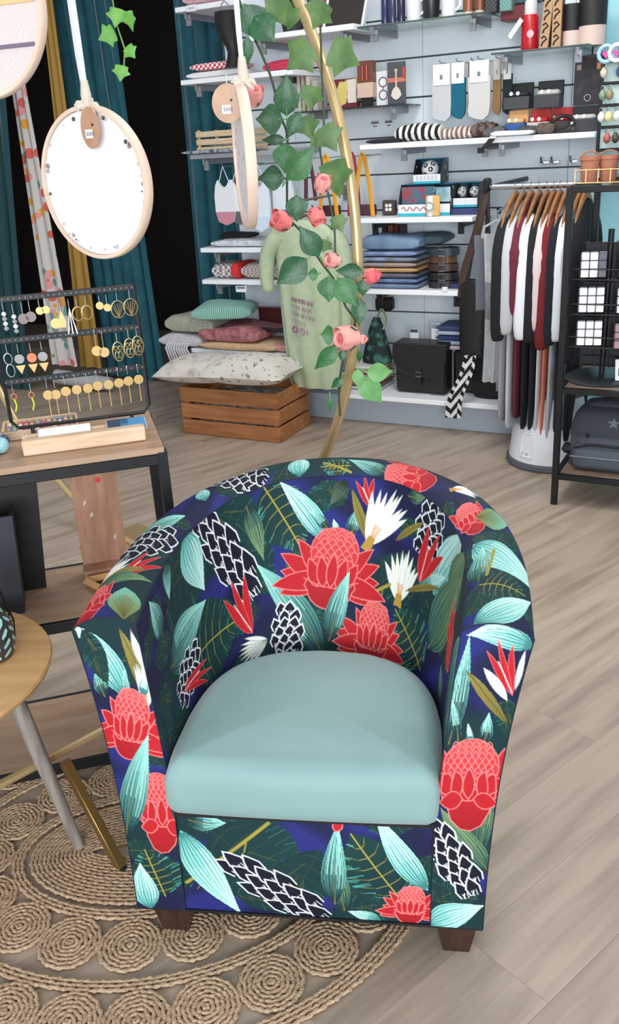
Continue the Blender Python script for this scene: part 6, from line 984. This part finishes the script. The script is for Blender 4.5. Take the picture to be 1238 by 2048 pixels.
class Print:                      # paints a textile print onto the points of a panel, in metres on the cloth
    def __init__(s, P, seed):
        s.P = P; s.n = len(P); s.r = random.Random(seed); x, y = P[:, 0], P[:, 1]; o = seed * 1.7
        a = np.sin(x * 19 + 2.2 * np.sin(y * 13 + o) + o) * np.sin(y * 23 + 1.7 * np.sin(x * 11 - o)); g = np.sin(x * 9 - y * 14 + o * 2) + 0.6 * np.sin(y * 31 + x * 7)
        navy, blue, green = np.array((20, 24, 62.)), np.array((34, 40, 112.)), np.array((12, 46, 52.))
        k = np.clip(a * 1.6 + .35, 0, 1)[:, None]; s.C = navy * (1 - k) + blue * k; k = np.clip(g * 1.2 - .2, 0, 1)[:, None]; s.C = s.C * (1 - k) + green * k; s.I = None
    def frame(s, b, t, w):
        s.b = np.array(b, float); d = np.array(t, float) - s.b; s.L = max(1e-4, float(np.hypot(*d))); s.d = d / s.L; s.nn = np.array((s.d[1], -s.d[0])); s.w = w
        m = max(s.L, w) * 1.35; c = s.b + d / 2; s.I = np.nonzero((np.abs(s.P[:, 0] - c[0]) < m) & (np.abs(s.P[:, 1] - c[1]) < m))[0]
        q = s.P[s.I] - s.b; s.X = (q @ s.nn) / (w / 2); s.Y = (q @ s.d) / s.L
    def fill(s, poly, c, c2=None, a=1.0):      # polygon in local units (x in half widths, y in lengths); c2: colour towards y = 1
        p = np.array(poly, float); k = np.nonzero((s.X > p[:, 0].min()) & (s.X < p[:, 0].max()) & (s.Y > p[:, 1].min()) & (s.Y < p[:, 1].max()))[0]
        if not len(k): return
        X, Y = s.X[k], s.Y[k]; ins = np.zeros(len(k), bool); n = len(p)
        for i in range(n):
            x0, y0 = p[i]; x1, y1 = p[(i + 1) % n]
            if y0 == y1: continue
            ins ^= ((y0 > Y) != (y1 > Y)) & (X < (x1 - x0) * (Y - y0) / (y1 - y0) + x0)
        k2 = k[ins]; col = np.array(c, float)
        if c2 is not None:
            y0, y1 = p[:, 1].min(), p[:, 1].max(); f = ((s.Y[k2] - y0) / (y1 - y0))[:, None]; col = col * (1 - f) + np.array(c2, float) * f
        s.C[s.I[k2]] = s.C[s.I[k2]] * (1 - a) + col * a
    def line(s, pts, wd, c, taper=False):      # stroke, width in metres
        p = np.array(pts, float); hx, hy = s.w / 2, s.L; px = s.X * hx; py = s.Y * hy; q = p * np.array((hx, hy)); n = len(q) - 1
        for i in range(n):
            (x0, y0), (x1, y1) = q[i], q[i + 1]; h = wd / 2 * ((1 - .85 * (i + .5) / n) if taper else 1); m = h + .0012
            k = np.nonzero((px > min(x0, x1) - m) & (px < max(x0, x1) + m) & (py > min(y0, y1) - m) & (py < max(y0, y1) + m))[0]
            if not len(k): continue
            vx, vy = x1 - x0, y1 - y0; l2 = vx * vx + vy * vy + 1e-12; u = np.clip(((px[k] - x0) * vx + (py[k] - y0) * vy) / l2, 0, 1)
            al = np.clip((h - np.hypot(px[k] - x0 - u * vx, py[k] - y0 - u * vy)) / .001 + .6, 0, 1)[:, None]; kk = s.I[k]
            s.C[kk] = s.C[kk] * (1 - al) + np.array(c, float) * al
    @staticmethod
    def lens(b, t, w, n=7, bend=0.0, peak=0.45):
        b, t = np.array(b, float), np.array(t, float); d = t - b; nn = np.array((-d[1], d[0])) ; nn = nn / (np.hypot(*nn) + 1e-9); l = []; r = []
        for i in range(n + 1):
            f = i / n; k = math.sin(PI * f ** (math.log(.5) / math.log(peak))) ** .85 if 0 < f < 1 else 0; c = b + d * f + nn * bend * math.sin(PI * f); l.append(c + nn * w * k); r.append(c - nn * w * k)
        return [tuple(x) for x in l + r[::-1]]
RED, RDK, PNK = (182, 28, 38), (156, 18, 30), (226, 126, 124)
def petal(p, b, t, w, c=RED, o=PNK, lw=.0021, bend=0.0, c2=None): q = p.lens(b, t, w, bend=bend); p.fill(q, c, c2); p.line(q + [q[0]], lw, o)
def dome_scales(p, rx, ry, cy, c1, c2):
    dome = [(rx * math.cos(t), cy + ry * math.sin(t)) for t in np.linspace(0, 2 * PI, 28)]; p.fill(dome, c1, c2)
    for row in range(9):
        y = cy - ry * .9 + row * ry * .2; hw = rx * math.sqrt(max(0, 1 - ((y - cy) / ry) ** 2)); n = max(2, int(hw / (.09 if rx > .6 else .062)))
        for i in range(n):
            x = -hw + (i + .5 + .5 * (row % 2)) * 2 * hw / n
            if abs(x) < hw: p.line([(x - hw / n, y), (x - hw / n * .6, y + .15 * ry), (x, y + .22 * ry), (x + hw / n * .6, y + .15 * ry), (x + hw / n, y)], .0017, PNK)
    p.line(dome, .0018, PNK)
def m_torch_tall(p):
    petal(p, (-.55, .38), (-1.02, .98), .16); petal(p, (.6, .42), (1.0, .96), .14); petal(p, (.3, .38), (1.05, .55), .12); petal(p, (-.3, .36), (-1.0, .6), .14)
    bulb = [(-.72, .46), (-.66, .28), (-.52, .1), (-.25, .0), (.05, -.02), (.35, .04), (.58, .2), (.7, .46)]; p.fill(bulb, RDK, RED); p.line(bulb + [bulb[0]], .0022, PNK)
    dome_scales(p, .78, .27, .71, (192, 38, 46), (206, 78, 78))
    for x in (-.7, .62, -.4, .36, -.05): petal(p, (x * .8, .34), (x * 1.12, .68 - .1 * abs(x)), .17)
    p.line([(-.85, .42), (-.4, .33), (0, .32), (.4, .36), (.85, .46)], .0024, PNK); petal(p, (-.2, .34), (-.85, .3), .1); petal(p, (.1, .34), (.8, .3), .09)
def m_torch(p, v):
    if p.w < p.L * .95: return m_torch_tall(p)
    r = p.r; k = (1, 1, .8, 1)[v]; nar = p.w < p.L * .85; rx = .42; ry = min(.29, .80 * p.w / 2 / p.L); cy = 1 - ry; f = .42 * cy / .69
    for a in (-112, 112, -88, 88, -64, 64, -40, 40, -16, 16): q = math.radians(a); petal(p, (math.sin(q) * .15, .30), (math.sin(q) * r.uniform(.85, 1.12) * k, f + math.cos(q) * .62 * ry / .31 * .9), .115 if p.w > p.L * .8 else .085)
    for a in (-124, 124, -104, 104): q = math.radians(a); petal(p, (0, .36), (math.sin(q) * 1.12, .36 + math.cos(q) * .34), .12)
    cup = [((.62 if nar else .46) * math.cos(t) * (1.05 if math.sin(t) > 0 else .9), f * .55 + f * .56 * math.sin(t)) for t in np.linspace(0, 2 * PI, 24)]; p.fill(cup, RDK, RED); p.line(cup, .0022, PNK)
    for x in (-.2, -.07, .08, .2): p.line([(x, .05), (x * 1.1, .3)], .0008, (150, 16, 28))
    dome_scales(p, rx, ry, cy, (192, 38, 46), (206, 78, 78))
    for x in (-.42, .42, -.22, .22, 0.0): petal(p, (x * .55, f * .6), (x * 1.05, cy - ry * .1 - abs(x) * .2), .10)
    p.line([(-.5, .36), (-.2, .27), (.1, .26), (.5, .38)], .002, PNK)
def m_cone(p, v):
    n = 6; wht = (232, 236, 238)
    p.fill(p.lens((0, -.03), (0, 1.0), .62, peak=.4), (12, 16, 34))
    for row in range(n, -1, -1):
        y = row / (n + .6); hw = .82 * (math.sin(PI * (.2 + .62 * (1 - y)))) * (.55 + .45 * (1 - y)); k = 3 if hw > .5 else 2
        for i in range(k):
            x = (-1 + 2 * (i + .5 * (row % 2) + .25) / k) * hw * .86; tip = (x * 1.45, y + .24)
            q = [(x - .22, y), (x * 1.1 - .27, y + .1), (x * 1.25 - .12, y + .19), tip, (x * 1.25 + .14, y + .18), (x * 1.1 + .27, y + .09), (x + .22, y)]
            p.fill(q, (12, 17, 36)); p.line(q, .003, wht); p.line([(x - .12, y - .01), (x - .02, y + .05)], .004, wht, True)
            for s in (-.07, .05): p.line([(x + s, y - .02), (x + s * 1.6, y + .05)], .0028, wht, True)
LFC = {0: ((60, 112, 104), (104, 132, 88), (24, 54, 52)), 1: ((36, 86, 84), (142, 206, 196), (18, 50, 56)), 2: ((116, 194, 188), (186, 226, 220), (58, 124, 122)), 3: ((74, 96, 66), (60, 84, 60), (26, 44, 42))}
def m_leaf(p, v):
    a, b, c = LFC[v]; bend = p.r.choice((-.5, -.35, .35, .5)); pk = .36
    def wd(f): return (math.sin(PI / 2 * min(1, f / pk)) ** .8 if f < pk else math.cos(PI / 2 * (f - pk) / (1 - pk)) ** 1.15)
    def cx(f): return bend * (f * f - .45 * f) * 1.2
    F = np.linspace(0, 1, 15); q = [(cx(f) - .92 * wd(f), f) for f in F] + [(cx(f) + .92 * wd(f), f) for f in F[::-1]]; p.fill(q, a, b)
    hi = tuple(min(255, t + 26) for t in b)
    p.fill([(cx(f) + .25 * wd(f) * (1 if bend > 0 else -1), f) for f in F[3:]] + [(cx(f) + .85 * wd(f) * (1 if bend > 0 else -1), f) for f in F[:2:-1]], b, hi, .6)
    for i in range(8):
        x = -.78 + i * .22; e = .5 + .45 * p.r.random() * (1 - .5 * abs(x)); p.line([(cx(f) + x * wd(f), f) for f in np.linspace(.03, e, 8)], .0018 if i % 2 else .0032, c, True)
    for i in range(4):
        x = -.5 + i * .33; p.line([(cx(f) + x * wd(f), f) for f in np.linspace(.4, .96, 6)], .0016, hi, True)
    if v in (0, 1): p.line([(cx(f) + .1 * wd(f), f) for f in np.linspace(.0, .5, 6)], .0026, (120, 112, 52), True)
def m_dark(p, v):
    q = p.lens((0, 0), (0, 1), .95, n=12, peak=.45); p.fill(q, (10, 46, 52), (16, 58, 56)); tl = (70, 158, 150) if v == 2 else (40, 96, 92)
    for i in range(26 if v == 2 else 14):
        f = .06 + .9 * p.r.random(); sd = p.r.choice((-1, 1)); hw = .95 * math.sin(PI * f ** .87) ** .85; l = p.r.uniform(.15, .55)
        p.line([(sd * hw, f), (sd * hw * (1 - l), f - .05)], p.r.uniform(.0015, .004), tl, True)
    ol = (150, 138, 56) if v else (46, 68, 50)
    for i in range(6):
        f = .1 + i * .14; hw = .8 * math.sin(PI * min(.95, f + .1) ** .87) ** .85
        for sd in (-1, 1): p.line([(0, f), (sd * hw * .5, f + .02), (sd * hw, f + .11)], .0022, ol, True)
    if v == 0:
        for i in range(5): f = .15 + .7 * p.r.random(); x = p.r.uniform(-.5, .5); p.line([(x * .4, f - .1), (x, f + .12)], .002, (96, 92, 46), True)
    p.line([(0, -.02), (0, 1.0)], .0052 if v else .002, (168, 152, 62) if v else ol, True)
def m_bird(p, v):
    for a in (-44, 40, -30, 30, -18, 20, -6, 8, 2): q = math.radians(a); petal(p, (0, .02), (math.sin(q) * 1.1, math.cos(q) * p.r.uniform(.82, 1.0)), .10, (236, 238, 230), (190, 200, 190), .0008)
    for a in (-20, -8, 6, 18): q = math.radians(a); p.line([(0, 0), (math.sin(q) * .35, .34)], .0028, (222, 130, 44), True)
    p.fill([(-.18, -.06), (.18, -.06), (.12, .16), (-.12, .16)], (176, 140, 60))
def m_bract(p, v):
    for x, y in ((-.75, .86), (.55, .9), (-.1, 1.02)): petal(p, (0, 0), (x, y), .15, (186, 28, 38), (226, 110, 110), .0010, bend=.05)
    p.line([(0, .05), (-.35, .62)], .0035, (236, 228, 220), True)
def m_spike(p, v):
    for a in range(-50, 60, 14): q = math.radians(a); petal(p, (0, 0), (math.sin(q) * .95, math.cos(q)), .09, (228, 232, 226), (120, 140, 120), .0008)
def m_olive(p, v): p.fill(p.lens((0, 0), (0, 1), .9, n=10, bend=.3), (116, 104, 46), (140, 130, 66)); p.line([(0, 0), (-.3, .5), (0, 1)], .0012, (80, 74, 34))
def m_stem(p, v):
    p.line([(0, 0), (0, 1)], .007, (156, 144, 58))
    for f in (.25, .5, .75): p.line([(0, f), (3.0, f - .1), (4.5, f - .22)], .004, (150, 138, 56), True)
def m_fan(p, v):
    p.fill(p.lens((0, 0), (0, 1), 1.0, peak=.6), (116, 110, 52), (120, 190, 170))
    for a in range(-40, 45, 10): q = math.radians(a); p.line([(0, .05), (math.sin(q) * .9, math.cos(q) * .75)], .0026, (98, 92, 40), True)
def m_petalw(p, v): petal(p, (0, 0), (0, 1), .9, (234, 236, 232), (176, 190, 190), .0008)
def m_petalr(p, v): petal(p, (0, 0), (0, 1), .9)
def m_narrow(p, v):
    for x, y in ((-.9, .55), (.9, .6), (-.5, .85), (.5, .9), (0, 1.0)): petal(p, (0, .1), (x, y), .26)
    petal(p, (0, .5), (0, 0), .2)
MFN = dict(torch=m_torch, cone=m_cone, leaf=m_leaf, dark=m_dark, bird=m_bird, bract=m_bract, spike=m_spike, olive=m_olive, stem=m_stem, fan=m_fan, petalw=m_petalw, petalr=m_petalr, narrow=m_narrow)
WMAX = dict(torch=1.5, cone=.85, leaf=.5, dark=1.1, bird=.95, bract=.9, spike=1.1, olive=.25, stem=.1, fan=1.2, petalw=.4, petalr=1, narrow=.5)
FAB = bpy.data.materials.new('tropical_print_fabric'); FAB.use_nodes = True
_nt = FAB.node_tree; _b = _nt.nodes['Principled BSDF']; _b.inputs['Roughness'].default_value = .72; _b.inputs['Specular IOR Level'].default_value = .3
_at = _nt.nodes.new('ShaderNodeAttribute'); _at.attribute_name = 'print'; _nt.links.new(_at.outputs['Color'], _b.inputs['Base Color'])
_tc = _nt.nodes.new('ShaderNodeTexCoord'); _no = _nt.nodes.new('ShaderNodeTexNoise'); _no.inputs['Scale'].default_value = 420; _bp = _nt.nodes.new('ShaderNodeBump'); _bp.inputs['Strength'].default_value = .12; _bp.inputs['Distance'].default_value = .002
_nt.links.new(_tc.outputs['Object'], _no.inputs['Vector']); _nt.links.new(_no.outputs[0], _bp.inputs['Height']); _nt.links.new(_bp.outputs[0], _b.inputs['Normal'])
def cloth_panel(name, G, key, parent, seed, flip=False):
    G = shear(G); nt_, ns, _ = G.shape
    W_ = np.linalg.norm(np.diff(G, axis=1), axis=-1).sum(1).mean(); H_ = np.linalg.norm(np.diff(G, axis=0), axis=-1).sum(0).mean()
    pp, qq = np.meshgrid(np.linspace(0, W_, ns), np.linspace(0, H_, nt_)); pr = Print(np.c_[pp.ravel(), qq.ravel()], seed); r = random.Random(seed)
    for k in range(int(W_ * H_ / .014)):      # ground of scattered dark foliage
        x, y, a, l = r.uniform(0, W_), r.uniform(0, H_), r.uniform(0, 6.3), r.uniform(.07, .15); pr.frame((x, y), (x + l * math.cos(a), y + l * math.sin(a)), l * .6); m_dark(pr, 0)
        if k % 3 == 0 and key == 'outer': pr.frame((x, y), (x + l * math.cos(a + 1), y + l * math.sin(a + 1)), l * .35); m_leaf(pr, k % 3)
        if k % 7 == 0 and key == 'outer': pr.frame((x, y), (x, y + .14), .16); m_torch(pr, 0)
    for (kind, x0, y0, x1, y1, w_, v) in MOTIFS.get(key, ()):
        l = math.hypot(x1 - x0, y1 - y0); e, ew = dict(leaf=(1.12, 1.3), cone=(1.06, 1.3), torch=(1.04, 1.08), bird=(1.1, 1.25), bract=(1.1, 1.15)).get(kind, (1, 1)); ex = (e - 1) / 2
        pr.frame((x0 - (x1 - x0) * ex, y0 - (y1 - y0) * ex), (x1 + (x1 - x0) * ex, y1 + (y1 - y0) * ex), min(w_, WMAX[kind] * l) * ew); MFN[kind](pr, v)
    col = np.clip(pr.C, 0, 255) / 255.0; col = np.where(col <= .04045, col / 12.92, ((col + .055) / 1.055) ** 2.4)
    i = np.arange(nt_ - 1)[:, None] * ns + np.arange(ns - 1)[None, :]; i = i.ravel(); F = np.stack([i, i + 1, i + ns + 1, i + ns], 1)
    if flip: F = F[:, ::-1]
    me = bpy.data.meshes.new(name); me.vertices.add(ns * nt_); me.vertices.foreach_set('co', G.reshape(-1).astype(np.float32)); me.loops.add(F.size); me.loops.foreach_set('vertex_index', F.reshape(-1).astype(np.int32)); me.polygons.add(len(F)); me.polygons.foreach_set('loop_start', np.arange(0, F.size, 4, dtype=np.int32))
    me.update(calc_edges=True); at = me.color_attributes.new('print', 'FLOAT_COLOR', 'POINT'); at.data.foreach_set('color', np.c_[col, np.ones(len(col))].reshape(-1).astype(np.float32)); me.shade_smooth(); me.materials.append(FAB); me.validate()
    o = bpy.data.objects.new(name, me); C.objects.link(o); o.parent = parent; return o
ac = thing('armchair', 'tub armchair in dark tropical flower print with a duck-egg blue seat', 'armchair', CHO, CHA)
RES = .0015
cloth_panel('inner_back', g_inner(int(1.38 / RES), int(.455 / RES)), 'inner', ac, 1, True); cloth_panel('rim', g_rim(int(1.85 / RES), int(.15 / RES)), 'rim', ac, 2, True)
cloth_panel('arm_front', g_arm(-1, 80, int(.67 / RES)), 'armL', ac, 3); cloth_panel('arm_front', g_arm(1, 80, int(.67 / RES)), 'armR', ac, 4, True); cloth_panel('front_panel', g_front(int(.5 / RES), int(.27 / RES)), 'front', ac, 5, True); cloth_panel('outer_shell', g_outer(480, 170), 'outer', ac, 6)
ub = [(x, y) for x, y in shear(np.dstack([_half(OUT_B, 60)[0][None], np.full((1, 60, 1), Z_BOT)]))[0, :, :2].tolist()]; obj('underside', MB().slab(ub, Z_BOT - .004, Z_BOT + .002), BLACK, ac); 
sdk = [(x, y) for x, y in _half(IN_B, 40)[0].tolist()]; obj('seat_deck', MB().slab(sdk, .325, .335), BLACK, ac)
# seams
SEAM = plain((22, 26, 44), .8)
gi = shear(g_rim(160, 3)); obj('seam', MB().tube([tuple(p) for p in gi[0]], .0012, 6), SEAM, ac)
for s_ in (-1, 1):
    ga = shear(g_arm(s_, 12, 40)); obj('seam', MB().tube([tuple(p) for p in ga[-1]], .0012, 6), SEAM, ac); obj('seam', MB().tube([tuple(p) for p in ga[:, 0]], .0012, 6), SEAM, ac); obj('seam', MB().tube([tuple(p) for p in ga[:, -1]], .0012, 6), SEAM, ac)
# seat cushion
ol = _half([(.252, -.018), (.259, .06), (.256, .19), (.236, .285), (.192, .355), (.118, .402), (.05, .416), (0, .42)], 80)[0]
fr = np.array([(x, -.024 - .010 * math.cos(x / .25 * PI / 2)) for x in np.linspace(.244, -.244, 28)]); OL = np.vstack([ol, fr]); ctr = np.array((0.0, .17)); R = []
for rad, ins, z in [(.04, 0, .482)] + [(k, .05, .463 + .019 * (1 - k ** 2.4)) for k in (.25, .45, .62, .78, .9, 1.0)] + [(1, .05 * (1 - math.sin(t)), .408 + .055 * math.cos(t)) for t in np.linspace(.2, PI / 2, 9)] + [(1, 0, .39), (1, .001, .372), (1, .006, .356), (1, .014, .348), (1, .03, .346)]:
    dv = ctr - OL; ln = np.hypot(dv[:, 0], dv[:, 1])[:, None]; q = OL + dv / ln * ins; q = ctr + (q - ctr) * rad; R.append([(float(x), float(y), z + (.008 * max(0, min(1, (.12 - y) / .15)) if z > .40 else 0)) for x, y in q])
VEL = mat('duck_egg_velvet', (132, 164, 163), .6, c2=(125, 157, 157), scale=5, sheen=.35, bump=.04, bscale=400)
cu = MB().rings([[tuple(shear(np.array([[p]]))[0, 0]) for p in r_] for r_ in R]); obj('seat_cushion', cu, VEL, ac, ang=85)
DW = mat('dark_stained_wood', (44, 28, 22), .35, c2=(60, 38, 28), scale=5, stretch=(12, 12, 1.5))
for x, y in ((-.285, .045), (.287, .045), (-.17, .56), (.17, .56)):
    R = [[(x + sx * a, y + sy * a, z) for sx, sy in ((-1, -1), (1, -1), (1, 1), (-1, 1))] for a, z in ((.0255, .001), (.039, .083))]; obj('leg', MB().rings(R), DW, ac, smooth=False)
